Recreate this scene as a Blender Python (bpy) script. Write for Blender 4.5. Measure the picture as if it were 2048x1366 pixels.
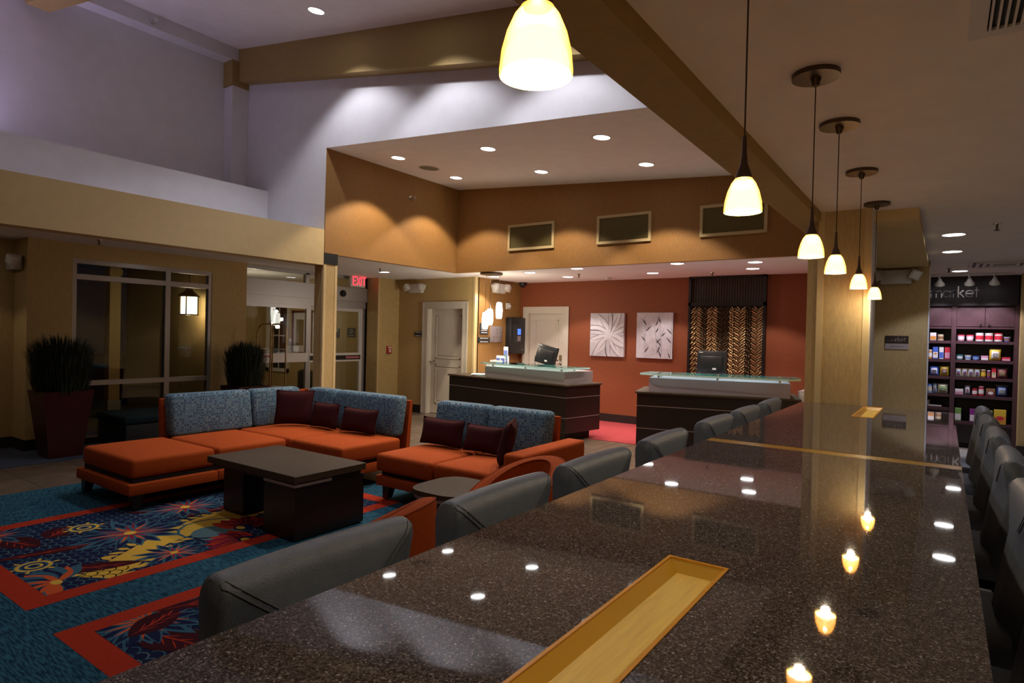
import bpy, bmesh, math, random
from mathutils import Matrix, Vector
for o in list(bpy.data.objects): bpy.data.objects.remove(o)
SC = bpy.context.scene
COL = SC.collection
R = random.Random(7)
PI = math.pi

# ------------------------------------------------------------------ camera
def make_camera():
    a, b, c = 0.61181, 0.010513, 0.023153          # yaw, pitch, roll measured from the room's lines
    base = Matrix(((1,0,0),(0,0,-1),(0,1,0)))
    Ry = Matrix(((math.cos(a),0,math.sin(a)),(0,1,0),(-math.sin(a),0,math.cos(a))))
    Rx = Matrix(((1,0,0),(0,math.cos(b),-math.sin(b)),(0,math.sin(b),math.cos(b))))
    Rz = Matrix(((math.cos(c),-math.sin(c),0),(math.sin(c),math.cos(c),0),(0,0,1)))
    W = Rz @ Rx @ Ry @ base
    rot = Matrix((W[0], -W[1], -W[2])).transposed()
    cd = bpy.data.cameras.new('camera'); cd.sensor_width = 36; cd.lens = 1231.1/2048*36
    cd.clip_start = .02; cd.clip_end = 200
    co = bpy.data.objects.new('camera', cd); COL.objects.link(co)
    co.matrix_world = Matrix.Translation((0,0,1.57)) @ rot.to_4x4()
    SC.camera = co
make_camera()

# ------------------------------------------------------------------ world, exposure
w = bpy.data.worlds.new('night'); SC.world = w; w.use_nodes = True
w.node_tree.nodes['Background'].inputs[0].default_value = (.004,.004,.006,1)
w.node_tree.nodes['Background'].inputs[1].default_value = .5
SC.view_settings.view_transform = 'Standard'; SC.view_settings.look = 'None'
SC.view_settings.gamma = 1; SC.view_settings.use_curve_mapping = False
SC.view_settings.exposure = 0.6
SC.cycles.use_denoising = True
SC.cycles.max_bounces = 8; SC.cycles.diffuse_bounces = 4; SC.cycles.glossy_bounces = 4
SC.cycles.transmission_bounces = 6; SC.cycles.transparent_max_bounces = 12
SC.cycles.sample_clamp_indirect = 4.0
# light levels (watts) of the lamps in the room
P_RECESS, P_LOUNGE, P_LOW, P_ENTRY, P_MARKET, P_PENDANT, P_CLUSTER, P_TRACK, P_VEST = 112, 84, 62, 4, 30, 2.8, 9, 24, 14
WARM = (1.0,.80,.60); NEUT = (1.0,.87,.80); COOL = (.93,.92,1.0)

# ------------------------------------------------------------------ materials
MATS = {}
def nm(name):
    m = bpy.data.materials.new(name); m.use_nodes = True
    nt = m.node_tree; b = nt.nodes['Principled BSDF']
    MATS[name] = m
    return m, nt, b
def N(nt, typ, **kw):
    n = nt.nodes.new(typ)
    for k, v in kw.items():
        if k.startswith('i_'): n.inputs[int(k[2:])].default_value = v
        else: setattr(n, k, v)
    return n
def mat(name, col, rough=.6, metal=0, spec=.5, var=0, scale=40, bump=0, bscale=None, emit=None, es=0, stretch=None):
    m, nt, b = nm(name)
    b.inputs['Base Color'].default_value = (*col,1)
    b.inputs['Roughness'].default_value = rough
    b.inputs['Metallic'].default_value = metal
    b.inputs['Specular IOR Level'].default_value = spec
    tc = mp = None
    if var or bump:
        tc = N(nt,'ShaderNodeTexCoord'); mp = N(nt,'ShaderNodeMapping')
        nt.links.new(tc.outputs['Object'], mp.inputs[0])
        if stretch: mp.inputs['Scale'].default_value = stretch
    if var:
        no = N(nt,'ShaderNodeTexNoise'); no.inputs['Scale'].default_value = scale; no.inputs['Detail'].default_value = 4
        nt.links.new(mp.outputs[0], no.inputs['Vector'])
        rp = N(nt,'ShaderNodeValToRGB')
        rp.color_ramp.elements[0].position = .3; rp.color_ramp.elements[1].position = .7
        rp.color_ramp.elements[0].color = (*[c*(1-var) for c in col],1)
        rp.color_ramp.elements[1].color = (*[min(1,c*(1+var)) for c in col],1)
        nt.links.new(no.outputs['Fac'], rp.inputs[0]); nt.links.new(rp.outputs[0], b.inputs['Base Color'])
    if bump:
        n2 = N(nt,'ShaderNodeTexNoise'); n2.inputs['Scale'].default_value = bscale or scale*3; n2.inputs['Detail'].default_value = 3
        nt.links.new(mp.outputs[0], n2.inputs['Vector'])
        bp = N(nt,'ShaderNodeBump'); bp.inputs['Strength'].default_value = bump; bp.inputs['Distance'].default_value = .004
        nt.links.new(n2.outputs['Fac'], bp.inputs['Height']); nt.links.new(bp.outputs[0], b.inputs['Normal'])
    if emit:
        b.inputs['Emission Color'].default_value = (*emit,1); b.inputs['Emission Strength'].default_value = es
    return m
mat('white_paint', (.74,.73,.76), .8, var=.03, scale=6, bump=.05, bscale=300)
mat('ceiling_paint', (.85,.80,.79), .9, var=.03, scale=5, bump=.12, bscale=220)
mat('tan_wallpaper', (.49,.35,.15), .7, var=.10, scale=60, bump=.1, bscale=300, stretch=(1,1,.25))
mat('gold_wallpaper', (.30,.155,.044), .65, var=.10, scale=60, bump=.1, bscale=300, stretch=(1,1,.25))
mat('cream_paint', (.60,.46,.23), .75, var=.03, scale=10, bump=.06, bscale=250)
mat('beam_paint', (.36,.245,.085), .75, var=.05, scale=20, bump=.1, bscale=250)
mat('orange_wall', (.225,.052,.012), .7, var=.12, scale=60, bump=.1, bscale=300, stretch=(1,1,.3))
mat('dark_baseboard', (.014,.008,.007), .5)
mat('door_paint', (.56,.51,.44), .45, var=.02, scale=8)
mat('aluminium', (.42,.40,.41), .38, .55, var=.03, scale=30)
mat('white_metal', (.72,.70,.70), .4)
mat('chrome', (.7,.69,.67), .18, 1)
mat('bronze', (.11,.075,.05), .4, .7)
mat('brass', (.38,.26,.12), .3, .9)
mat('espresso_wood', (.010,.006,.005), .38, var=.35, scale=14, stretch=(1,8,8))
mat('desk_wood', (.011,.006,.0055), .35, var=.3, scale=14, stretch=(1,8,8))
mat('walnut_top', (.055,.036,.021), .55, spec=.3, var=.18, scale=16, stretch=(6,1,6))
mat('shelf_wood', (.060,.026,.032), .4, var=.25, scale=18, stretch=(6,6,1))
mat('steel_panel', (.40,.36,.38), .45, .45, var=.06, scale=60, stretch=(1,8,8))
mat('grey_leather', (.138,.162,.205), .38, spec=.45, var=.08, scale=30, bump=.35, bscale=330)
mat('grey_leather_seam', (.055,.062,.07), .55)
mat('orange_fabric', (.37,.060,.006), .85, spec=.2, var=.18, scale=120, bump=.3, bscale=600)
mat('orange_piping', (.30,.05,.008), .8, spec=.2)
mat('burgundy_fabric', (.045,.010,.011), .9, spec=.1, var=.25, scale=90, bump=.3, bscale=500)
mat('black_plastic', (.012,.012,.014), .35)
mat('black_matte', (.006,.006,.007), .7)
mat('dark_sign', (.03,.03,.032), .45)
mat('sign_text', (.62,.62,.64), .5)
mat('red_plastic', (.42,.03,.02), .4)
mat('white_plastic', (.62,.60,.57), .45)
mat('lens_plastic', (.75,.75,.75), .15, spec=.6)
mat('teal_fabric', (.008,.018,.021), .85, spec=.2)
mat('plant_green', (.007,.017,.006), .6, var=.5, scale=12)
mat('pot_red', (.045,.005,.005), .35, var=.15, scale=8)
mat('soil', (.03,.02,.013), .95, var=.4, scale=60)
mat('brown_tile', (.115,.085,.062), .35, var=.25, scale=7, bump=.08, bscale=60)
mat('grout', (.18,.145,.11), .9, var=.1, scale=60)
mat('light_tile', (.40,.375,.34), .35, var=.08, scale=8, bump=.05, bscale=60)
mat('red_carpet', (.33,.05,.055), .95, spec=.1, var=.35, scale=160, bump=.5, bscale=500)
mat('blue_mat', (.055,.065,.095), .95, spec=.1, var=.3, scale=160, bump=.5, bscale=500)
mat('rug_red', (.38,.032,.012), .95, spec=.1, var=.18, scale=70, bump=.5, bscale=400, stretch=(.5,4,1))
mat('rug_navy', (.008,.012,.045), .95, spec=.1, var=.25, scale=150, bump=.4, bscale=400)
mat('rug_yellow', (.58,.36,.05), .95, spec=.1, var=.15, scale=150, bump=.4, bscale=400)
mat('rug_orange', (.50,.085,.022), .95, spec=.1, var=.2, scale=150, bump=.4, bscale=400)
mat('rug_wine', (.042,.006,.010), .95, spec=.1, var=.25, scale=150, bump=.4, bscale=400)
mat('rug_crimson', (.20,.012,.03), .95, spec=.1, var=.25, scale=150, bump=.4, bscale=400)
mat('rug_blue', (.035,.10,.145), .95, spec=.1, var=.25, scale=150, bump=.4, bscale=400)
mat('rug_grey', (.09,.16,.17), .95, spec=.1, var=.2, scale=150, bump=.4, bscale=400)
mat('gold_resin', (.95,.64,.13), .38, .05, spec=.6, var=.10, scale=9, stretch=(12,1,1))
mat('gold_resin_edge', (.80,.36,.02), .22, spec=.7, var=.02)
mat('gold_resin_side', (.74,.42,.03), .3, .0, spec=.6)
mat('board_dark', (.016,.008,.014), .5, var=.2, scale=18)
mat('steel_cool_light_tint', (.40,.36,.47), .45, .4, var=.06, scale=60, stretch=(1,8,8))  # violet put into the steel's colour, stands for cool light on the box
mat('gold_strip', (.36,.20,.022), .2, .0, spec=.6, var=.06, scale=20)
mat('woven_dark', (.035,.016,.008), .55, var=.3, scale=60)
mat('woven_bronze_lit', (.62,.42,.21), .33, .85, var=.2, scale=40)
mat('woven_bronze_shade', (.10,.055,.022), .4, .6, var=.2, scale=40)  # darker copy of the braid bronze: unlit columns painted in, lit ones brighter
mat('canvas_white', (.56,.53,.58), .85, var=.12, scale=9, bump=.2, bscale=400)
mat('canvas_grey', (.30,.275,.32), .85, var=.2, scale=14)
mat('canvas_pale', (.66,.63,.67), .85, var=.06, scale=20)
mat('canvas_dark', (.085,.065,.085), .85, var=.3, scale=30)
mat('vent_mesh', (.15,.125,.045), .6, .2, var=.2, scale=200)
mat('vent_frame', (.52,.42,.23), .6)
mat('speaker_mesh', (.22,.20,.15), .8, var=.1, scale=300)
mat('letter_metal', (.60,.57,.60), .3, .7)
mat('letter_dim', (.30,.28,.32), .35, .7)
mat('pavement', (.13,.12,.12), .8, var=.2, scale=5, bump=.3, bscale=80)
mat('hedge_green', (.03,.05,.018), .8, var=.5, scale=10)
mat('paper', (.72,.72,.75), .7)
mat('paper_blue', (.10,.14,.42), .6)
mat('paper_green', (.12,.25,.16), .6)
def glow(name, col, s, edge=None, trans=None):
    m, nt, b = nm(name)
    b.inputs['Base Color'].default_value = (*col,1)
    b.inputs['Emission Color'].default_value = (*col,1); b.inputs['Emission Strength'].default_value = s
    b.inputs['Roughness'].default_value = .25
    if edge:
        lw = N(nt,'ShaderNodeLayerWeight'); lw.inputs[0].default_value = .5
        rp = N(nt,'ShaderNodeValToRGB'); e = rp.color_ramp.elements
        e[0].position = .35; e[0].color = (*col,1); e[1].position = .98; e[1].color = (*edge,1)
        nt.links.new(lw.outputs['Facing'], rp.inputs[0]); nt.links.new(rp.outputs[0], b.inputs['Emission Color'])
    if trans:                                      # frosted glass lets part of the lamp's light through
        t = N(nt,'ShaderNodeBsdfTransparent'); t.inputs[0].default_value = (*trans,1)
        mx = N(nt,'ShaderNodeMixShader'); mx.inputs[0].default_value = .35
        nt.links.new(b.outputs[0], mx.inputs[1]); nt.links.new(t.outputs[0], mx.inputs[2]); nt.links.new(mx.outputs[0], nt.nodes['Material Output'].inputs[0])
    return m
glow('downlight_glow', (1,.98,.96), 7)
glow('bell_glass', (1,.82,.24), 1.9, edge=(1,.30,.005), trans=(1,.72,.52))
glow('bell_inner', (1,.93,.70), 7)
glow('cylinder_glass', (1,.97,.86), 6)
glow('exit_red', (1,.04,.07), 1.3)
glow('screen_blue', (.05,.14,1), 1.3)
glow('lantern_glass', (1,.85,.55), 5)
def glass_mat(name, tint=(1,1,1), rough=0.0, fac=None):
    m, nt, b = nm(name)
    nt.nodes.remove(b)
    out = nt.nodes['Material Output']
    t = N(nt,'ShaderNodeBsdfTransparent'); t.inputs[0].default_value = (*tint,1)
    g = N(nt,'ShaderNodeBsdfGlossy'); g.inputs['Roughness'].default_value = rough
    f = N(nt,'ShaderNodeFresnel'); f.inputs[0].default_value = 1.5
    mx = N(nt,'ShaderNodeMixShader')
    nt.links.new(f.outputs[0], mx.inputs[0]); nt.links.new(t.outputs[0], mx.inputs[1]); nt.links.new(g.outputs[0], mx.inputs[2])
    nt.links.new(mx.outputs[0], out.inputs[0])
glass_mat('window_glass', (.80,.82,.82))
glass_mat('counter_glass', (.72,.90,.88))
mat('glass_edge', (.50,.86,.86), .15, spec=.7)
mat('acrylic', (.7,.72,.75), .15)
# granite: brown crystals, pale and dark flecks, polished
def granite():
    m, nt, b = nm('granite')
    tc = N(nt,'ShaderNodeTexCoord'); L = nt.links.new
    v = N(nt,'ShaderNodeTexVoronoi'); v.inputs['Scale'].default_value = 360
    dist = N(nt,'ShaderNodeTexNoise'); dist.inputs['Scale'].default_value = 90
    mixv = N(nt,'ShaderNodeMix'); mixv.data_type = 'VECTOR'; mixv.inputs[0].default_value = .012
    L(tc.outputs['Object'], mixv.inputs[4]); L(tc.outputs['Object'], dist.inputs['Vector']); L(dist.outputs['Color'], mixv.inputs[5])
    L(mixv.outputs[1], v.inputs['Vector'])
    sep = N(nt,'ShaderNodeSeparateColor'); L(v.outputs['Color'], sep.inputs[0])
    rp = N(nt,'ShaderNodeValToRGB'); e = rp.color_ramp.elements; rp.color_ramp.interpolation = 'LINEAR'
    e[0].position = 0; e[0].color = (.020,.016,.016,1); e[1].position = 1; e[1].color = (.40,.37,.37,1)
    for p, c in ((.32,(.047,.038,.036,1)),(.6,(.088,.070,.066,1)),(.84,(.13,.109,.104,1)),(.95,(.18,.16,.158,1))):
        k = e.new(p); k.color = c
    L(sep.outputs[0], rp.inputs[0]); L(rp.outputs[0], b.inputs['Base Color'])
    b.inputs['Roughness'].default_value = .03
    b.inputs['Specular IOR Level'].default_value = .5
granite()
# sofa back: blue weave with small navy, teal and cream dots
def dotted():
    m, nt, b = nm('blue_dotted_fabric'); L = nt.links.new
    tc = N(nt,'ShaderNodeTexCoord')
    v = N(nt,'ShaderNodeTexVoronoi'); v.inputs['Scale'].default_value = 30; v.inputs['Randomness'].default_value = .35
    v.voronoi_dimensions = '2D'; v.inputs['Scale'].default_value = 36; v.inputs['Randomness'].default_value = .12
    sx = N(nt,'ShaderNodeSeparateXYZ'); L(tc.outputs['Object'], sx.inputs[0])
    su = N(nt,'ShaderNodeMath', operation='ADD'); L(sx.outputs[0], su.inputs[0]); L(sx.outputs[1], su.inputs[1])
    cb = N(nt,'ShaderNodeCombineXYZ'); L(su.outputs[0], cb.inputs[0]); L(sx.outputs[2], cb.inputs[1]); L(cb.outputs[0], v.inputs['Vector'])
    lt = N(nt,'ShaderNodeMath', operation='LESS_THAN'); lt.inputs[1].default_value = .25; L(v.outputs['Distance'], lt.inputs[0])
    sep = N(nt,'ShaderNodeSeparateColor'); L(v.outputs['Color'], sep.inputs[0])
    rp = N(nt,'ShaderNodeValToRGB'); rp.color_ramp.interpolation = 'CONSTANT'; e = rp.color_ramp.elements
    e[0].color = (.012,.022,.06,1); e[1].position = .36; e[1].color = (.10,.23,.30,1)
    k = e.new(.66); k.color = (.26,.30,.28,1); k = e.new(.84); k.color = (.03,.08,.13,1)
    L(sep.outputs[0], rp.inputs[0])
    no = N(nt,'ShaderNodeTexNoise'); no.inputs['Scale'].default_value = 160; L(tc.outputs['Object'], no.inputs['Vector'])
    r2 = N(nt,'ShaderNodeValToRGB'); r2.color_ramp.elements[0].color = (.070,.122,.168,1); r2.color_ramp.elements[1].color = (.125,.19,.245,1)
    L(no.outputs['Fac'], r2.inputs[0])
    mx = N(nt,'ShaderNodeMix'); mx.data_type = 'RGBA'
    L(lt.outputs[0], mx.inputs[0]); L(r2.outputs[0], mx.inputs[6]); L(rp.outputs[0], mx.inputs[7])
    L(mx.outputs[2], b.inputs['Base Color']); b.inputs['Roughness'].default_value = .9; b.inputs['Specular IOR Level'].default_value = .2
    bp = N(nt,'ShaderNodeBump'); bp.inputs['Strength'].default_value = .3; bp.inputs['Distance'].default_value = .003
    L(no.outputs['Fac'], bp.inputs['Height']); L(bp.outputs[0], b.inputs['Normal'])
dotted()
# teal rug: streaked loop pile in two blues
def rug_teal():
    m, nt, b = nm('rug_teal'); L = nt.links.new
    tc = N(nt,'ShaderNodeTexCoord'); mp = N(nt,'ShaderNodeMapping'); mp.inputs['Scale'].default_value = (14,110,1)
    L(tc.outputs['Object'], mp.inputs[0])
    no = N(nt,'ShaderNodeTexNoise'); no.inputs['Scale'].default_value = 1; no.inputs['Detail'].default_value = 2; L(mp.outputs[0], no.inputs['Vector'])
    rp = N(nt,'ShaderNodeValToRGB'); e = rp.color_ramp.elements
    e[0].position = .42; e[0].color = (.007,.032,.058,1); e[1].position = .58; e[1].color = (.026,.105,.150,1)
    L(no.outputs['Fac'], rp.inputs[0]); L(rp.outputs[0], b.inputs['Base Color'])
    b.inputs['Roughness'].default_value = .95; b.inputs['Specular IOR Level'].default_value = .1
    bp = N(nt,'ShaderNodeBump'); bp.inputs['Strength'].default_value = .5; bp.inputs['Distance'].default_value = .003
    L(no.outputs['Fac'], bp.inputs['Height']); L(bp.outputs[0], b.inputs['Normal'])
rug_teal()
def cm(col, rough=.5):
    k = 'packet_%02x%02x%02x' % tuple(int(min(1,c)*255) for c in col)
    return k if k in MATS else (mat(k, col, rough), k)[1]

# ------------------------------------------------------------------ mesh building
class B:
    def __init__(s): s.v=[]; s.f=[]; s.m=[]; s.M=Matrix.Identity(4)
    def add(s, vs, fs, m=0):
        n=len(s.v); s.v += [s.M @ Vector(p) for p in vs]
        for f in fs: s.f.append([n+i for i in f]); s.m.append(m)
        return s
    def box(s,x0,y0,z0,x1,y1,z1,m=0):
        if x0>x1: x0,x1=x1,x0
        if y0>y1: y0,y1=y1,y0
        if z0>z1: z0,z1=z1,z0
        return s.add([(x0,y0,z0),(x1,y0,z0),(x1,y1,z0),(x0,y1,z0),(x0,y0,z1),(x1,y0,z1),(x1,y1,z1),(x0,y1,z1)],
            [(0,3,2,1),(4,5,6,7),(0,1,5,4),(1,2,6,5),(2,3,7,6),(3,0,4,7)],m)
    def bm(s, bm, m=0):
        bm.verts.ensure_lookup_table(); bm.verts.index_update()
        s.add([v.co for v in bm.verts],[[v.index for v in f.verts] for f in bm.faces],m); bm.free(); return s
    def rbox(s,x0,y0,z0,x1,y1,z1,r=.02,seg=2,m=0,puff=0,axis=2):
        bm=bmesh.new(); bmesh.ops.create_cube(bm,size=1)
        sx,sy,sz=x1-x0,y1-y0,z1-z0
        for v in bm.verts: v.co=Vector((v.co.x*sx,v.co.y*sy,v.co.z*sz))
        r=min(r,.49*min(abs(sx),abs(sy),abs(sz)))
        if puff:
            bmesh.ops.bevel(bm,geom=bm.edges[:],offset=r,segments=seg,affect='EDGES',profile=.5)
            big=[f for f in bm.faces if f.calc_area()>.15*max(sx*sy,sy*sz,sx*sz)]
            es=list({e for f in big for e in f.edges})
            bmesh.ops.subdivide_edges(bm,edges=es,cuts=5,use_grid_fill=True)
            bmesh.ops.triangulate(bm,faces=[f for f in bm.faces if len(f.verts)>4])
            for v in bm.verts:
                q=[abs(v.co.x)/(sx/2),abs(v.co.y)/(sy/2),abs(v.co.z)/(sz/2)]
                o=[i for i in range(3) if i!=axis]
                k=max(0,1-q[o[0]]**2)*max(0,1-q[o[1]]**2)
                v.co[axis]+=math.copysign(puff*k,v.co[axis])*min(1,q[axis]*1.2)
        else:
            bmesh.ops.bevel(bm,geom=bm.edges[:],offset=r,segments=seg,affect='EDGES',profile=.5)
        bmesh.ops.translate(bm,verts=bm.verts,vec=((x0+x1)/2,(y0+y1)/2,(z0+z1)/2))
        return s.bm(bm,m)
    def lathe(s,prof,n=24,c=(0,0,0),m=0,cap=True):
        vs=[];fs=[];k=len(prof)
        for i in range(n):
            a=2*PI*i/n
            for r,z in prof: vs.append((c[0]+r*math.cos(a),c[1]+r*math.sin(a),c[2]+z))
        for i in range(n):
            j=(i+1)%n
            for t in range(k-1): fs.append((i*k+t,j*k+t,j*k+t+1,i*k+t+1))
        if cap:
            if prof[0][0]>1e-5: fs.append([i*k for i in range(n)][::-1])
            if prof[-1][0]>1e-5: fs.append([i*k+k-1 for i in range(n)])
        return s.add(vs,fs,m)
    def tube(s,pts,r,n=8,m=0,closed=False):
        pts=[Vector(p) for p in pts]; vs=[];fs=[]; K=len(pts)
        for i,p in enumerate(pts):
            a=pts[(i-1)%K] if (closed or i>0) else p; b=pts[(i+1)%K] if (closed or i<K-1) else p
            t=(b-a).normalized()
            u=t.cross(Vector((0,0,1)) if abs(t.z)<.9 else Vector((1,0,0))).normalized(); w_=t.cross(u)
            rr=r[i] if isinstance(r,(list,tuple)) else r
            for k in range(n):
                an=2*PI*k/n; vs.append(p+u*(rr*math.cos(an))+w_*(rr*math.sin(an)))
        for i in range(K if closed else K-1):
            j=(i+1)%K
            for k in range(n): l=(k+1)%n; fs.append((i*n+k,i*n+l,j*n+l,j*n+k))
        if not closed: fs.append(list(range(n))); fs.append([(K-1)*n+k for k in range(n)][::-1])
        return s.add(vs,fs,m)
    def prism(s,poly,a,b,m=0,ax='z'):
        f={'z':lambda p,t:(p[0],p[1],t),'y':lambda p,t:(p[0],t,p[1]),'x':lambda p,t:(t,p[0],p[1])}[ax]
        n=len(poly); vs=[f(p,a) for p in poly]+[f(p,b) for p in poly]
        fs=[list(range(n)),list(range(n,2*n))[::-1]]+[(i,n+i,n+(i+1)%n,(i+1)%n) for i in range(n)]
        return s.add(vs,fs,m)
    def grid(s,P,m=0,wrapu=False,wrapv=False):
        U=len(P);V=len(P[0]); vs=[p for r in P for p in r]; fs=[]
        for i in range(U if wrapu else U-1):
            for j in range(V if wrapv else V-1):
                fs.append((i*V+j,((i+1)%U)*V+j,((i+1)%U)*V+(j+1)%V,i*V+(j+1)%V))
        return s.add(vs,fs,m)
    def build(s,name,mats,parent=None,smooth=None,fix=True):
        me=bpy.data.meshes.new(name); me.from_pydata([tuple(v) for v in s.v],[],s.f)
        mats=[mats] if isinstance(mats,str) else mats
        for k in mats: me.materials.append(MATS[k])
        if len(mats)>1: me.polygons.foreach_set('material_index',s.m)
        if fix:
            bm=bmesh.new(); bm.from_mesh(me); bmesh.ops.recalc_face_normals(bm,faces=bm.faces); bm.to_mesh(me); bm.free()
        if smooth is not None:
            me.polygons.foreach_set('use_smooth',[True]*len(me.polygons))
            me.set_sharp_from_angle(angle=math.radians(smooth))
        me.update()
        o=bpy.data.objects.new(name,me); COL.objects.link(o)
        if parent: o.parent=parent
        return o
def bx(*a,m=0): return B().box(*a,m=m)
def tag(o,label=None,cat=None,group=None,kind=None):
    if label: o['label']=label
    if cat: o['category']=cat
    if group: o['group']=group
    if kind: o['kind']=kind
    return o
def thing(name,label,cat,loc=(0,0,0),rz=0,group=None):
    o=bpy.data.objects.new(name,None); COL.objects.link(o); o.empty_display_size=.1
    o.location=loc; o.rotation_euler=(0,0,rz)
    return tag(o,label,cat,group)
def struct(o): o['kind']='structure'; return o
def dup(o,loc=None,rz=None,label=None,parent=None):
    c=o.copy(); COL.objects.link(c)
    if parent: c.parent=parent
    if loc is not None: c.location=loc
    if rz is not None: c.rotation_euler=(0,0,rz)
    if label: c['label']=label
    for ch in KIDS.get(o.name,[]): dup(ch,parent=c)
    return c
KIDS={}
def learn(o):
    KIDS[o.name]=[c for c in bpy.data.objects if c.parent==o]
    for c in KIDS[o.name]: learn(c)
def lamp(kind,loc,energy,col,parent=None,size=.05,cone=104,blend=.25,aim=None,name='bulb_light'):
    d=bpy.data.lights.new(name,kind); d.energy=energy; d.color=col
    d.shadow_soft_size=size
    if kind=='SPOT': d.spot_size=math.radians(cone); d.spot_blend=blend
    o=bpy.data.objects.new(name,d); COL.objects.link(o); o.location=loc
    if aim is not None: o.rotation_euler=(Vector(aim)-Vector(loc)).to_track_quat('-Z','Y').to_euler()
    if parent: o.parent=parent
    return o
def wallbox(name,boxes,m):
    b=B()
    for x in boxes: b.box(*x)
    return struct(b.build(name,m))
# ribbons for lettering: list of polylines in (u,v), drawn on a plane
def strokes(b,lines,w,o,ux,uz,n,d,m=0):
    o,ux,uz,n=Vector(o),Vector(ux),Vector(uz),Vector(n)
    for ln in lines:
        for (a0,b0),(a1,b1) in zip(ln[:-1],ln[1:]):
            L=math.hypot(a1-a0,b1-b0)
            if L<1e-6: continue
            tx,ty=(a1-a0)/L,(b1-b0)/L; e=w*.5
            pts=[(a0-tx*e*.6-ty*e,b0-ty*e*.6+tx*e),(a0-tx*e*.6+ty*e,b0-ty*e*.6-tx*e),(a1+tx*e*.6+ty*e,b1+ty*e*.6-tx*e),(a1+tx*e*.6-ty*e,b1+ty*e*.6+tx*e)]
            P=[o+ux*p+uz*q for p,q in pts]; b.add(P+[p+n*d for p in P],[(0,1,2,3),(7,6,5,4),(0,4,5,1),(1,5,6,2),(2,6,7,3),(3,7,4,0)],m)
def arc(cx,cy,r,a0,a1,n=12,ry=None):
    ry=ry or r
    return [(cx+r*math.cos(math.radians(a0+(a1-a0)*i/n)),cy+ry*math.sin(math.radians(a0+(a1-a0)*i/n))) for i in range(n+1)]
LET={ # in units of x-height
 'm':(1.35,[[(0,0),(0,1)],arc(.33,.62,.33,180,0)+[(.66,0)],arc(1.0,.62,.34,180,0)+[(1.34,0)]]),
 'a':(1.0,[arc(.48,.5,.46,0,360,20),[(.95,0),(.95,1)]]),
 'r':(.5,[[(0,0),(0,1)],arc(.34,.6,.34,180,70)]),
 'k':(.75,[[(0,0),(0,1.6)],[(0,.42),(.6,1)],[(.2,.58),(.68,0)]]),
 'e':(1.0,[[(.03,.52),(.95,.52)]+arc(.48,.5,.47,2,315,20)]),
 't':(.55,[[(.26,0),(.26,1.4)],[(0,1),(.52,1)]]),
 'E':(.55,[[(.5,0),(0,0),(0,1),(.5,1)],[(0,.5),(.42,.5)]]),
 'X':(.62,[[(0,0),(.55,1)],[(0,1),(.55,0)]]),
 'I':(.1,[[(.03,0),(.03,1)]]),
 'T':(.6,[[(0,1),(.56,1)],[(.28,0),(.28,1)]])}
C=2.63   # height of the low ceilings
EX=1.0
# ------------------------------------------------------------------ the setting
fl = wallbox('floor',[(-13.3,-2.7,-.12,3.3,12.5,-.004)],'grout')
def tiles(x0,x1,y0,y1,s,m,t=.012):
    g=.004
    me=bx(-s/2+g,-s/2+g,-.003,s/2-g,s/2-g,0).build('tile',m,fl); first=True
    y=y0+s/2
    while y<y1:
        x=x0+s/2
        while x<x1:
            if not RUGHOLE(x,y,s):
                o=me if first else me.copy()
                if not first: COL.objects.link(o)
                o.location=(x,y,0); first=False
            x+=s
        y+=s
RUGHOLE=lambda x,y,s: (x+s/2<-1.4 and x-s/2>-6.9 and y+s/2<4.4) or (y-s/2>8.42) or (x+s/2<-8.3 and y<5.4)
tiles(-9.33,-.93,1.06,9.46,.6,'brown_tile')
RUGHOLE=lambda x,y,s: x<-.2 and y<9
tiles(.16,2.41,2.1,11.5,.45,'light_tile')
cs = bx(-7.08,8.44,-.003,-.9,10.39,.008).build('floor_carpet','red_carpet'); struct(cs)
cs = bx(-9.6,-2.6,-.003,-8.27,5.4,.008).build('floor_mat','blue_mat'); struct(cs)

cl = B()
cl.box(-9.76,-2.6,C,-7.061,8.369,C+.08)                       # over the windows and the entry
cl.box(-9.2,8.37,C,-.87,10.52,C+.08); cl.box(-7.05,8.301,C,-.87,8.369,C+.08)                          # over the front desks
cl.box(-.845,-2.6,C,3.2,12.4,C+.08)                         # over the bar and the market
struct(cl.build('ceiling','ceiling_paint'))
zL=lambda x: 5.81-.159*(x+8.87)
zR=lambda x: 4.067-.0745*(x+6.945)
b=B(); b.prism([(-9.4,zL(-9.4)),(-.9,zL(-.9)),(-.9,zL(-.9)+.1),(-9.4,zL(-9.4)+.1)],-2.6,5.5,ax='y')
struct(b.build('ceiling_lounge','ceiling_paint'))
b=B(); b.prism([(-7.0,zR(-7.0)),(-1.0,zR(-1.0)),(-1.0,zR(-1.0)+.1),(-7.0,zR(-7.0)+.1)],5.427,8.3,ax='y')
struct(b.build('ceiling_recess','ceiling_paint'))

# wall of the windows, its jog, and the further wall at the frame's left
wallbox('wall_left',[(-9.32,2.755,0,-9.2,3.235,C),(-9.32,5.08,0,-9.2,5.65,C),(-9.32,3.235,2.43,-9.2,5.08,C),(-9.32,3.235,0,-9.2,5.08,.10),
    (-9.55,5.53,0,-9.32,5.65,C)],'tan_wallpaper')
wallbox('wall_left_jog',[(-9.64,2.755,0,-9.321,2.875,C)],'tan_wallpaper'); wallbox('wall_left_near',[(-9.76,-2.6,0,-9.641,2.875,C)],'tan_wallpaper')
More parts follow.
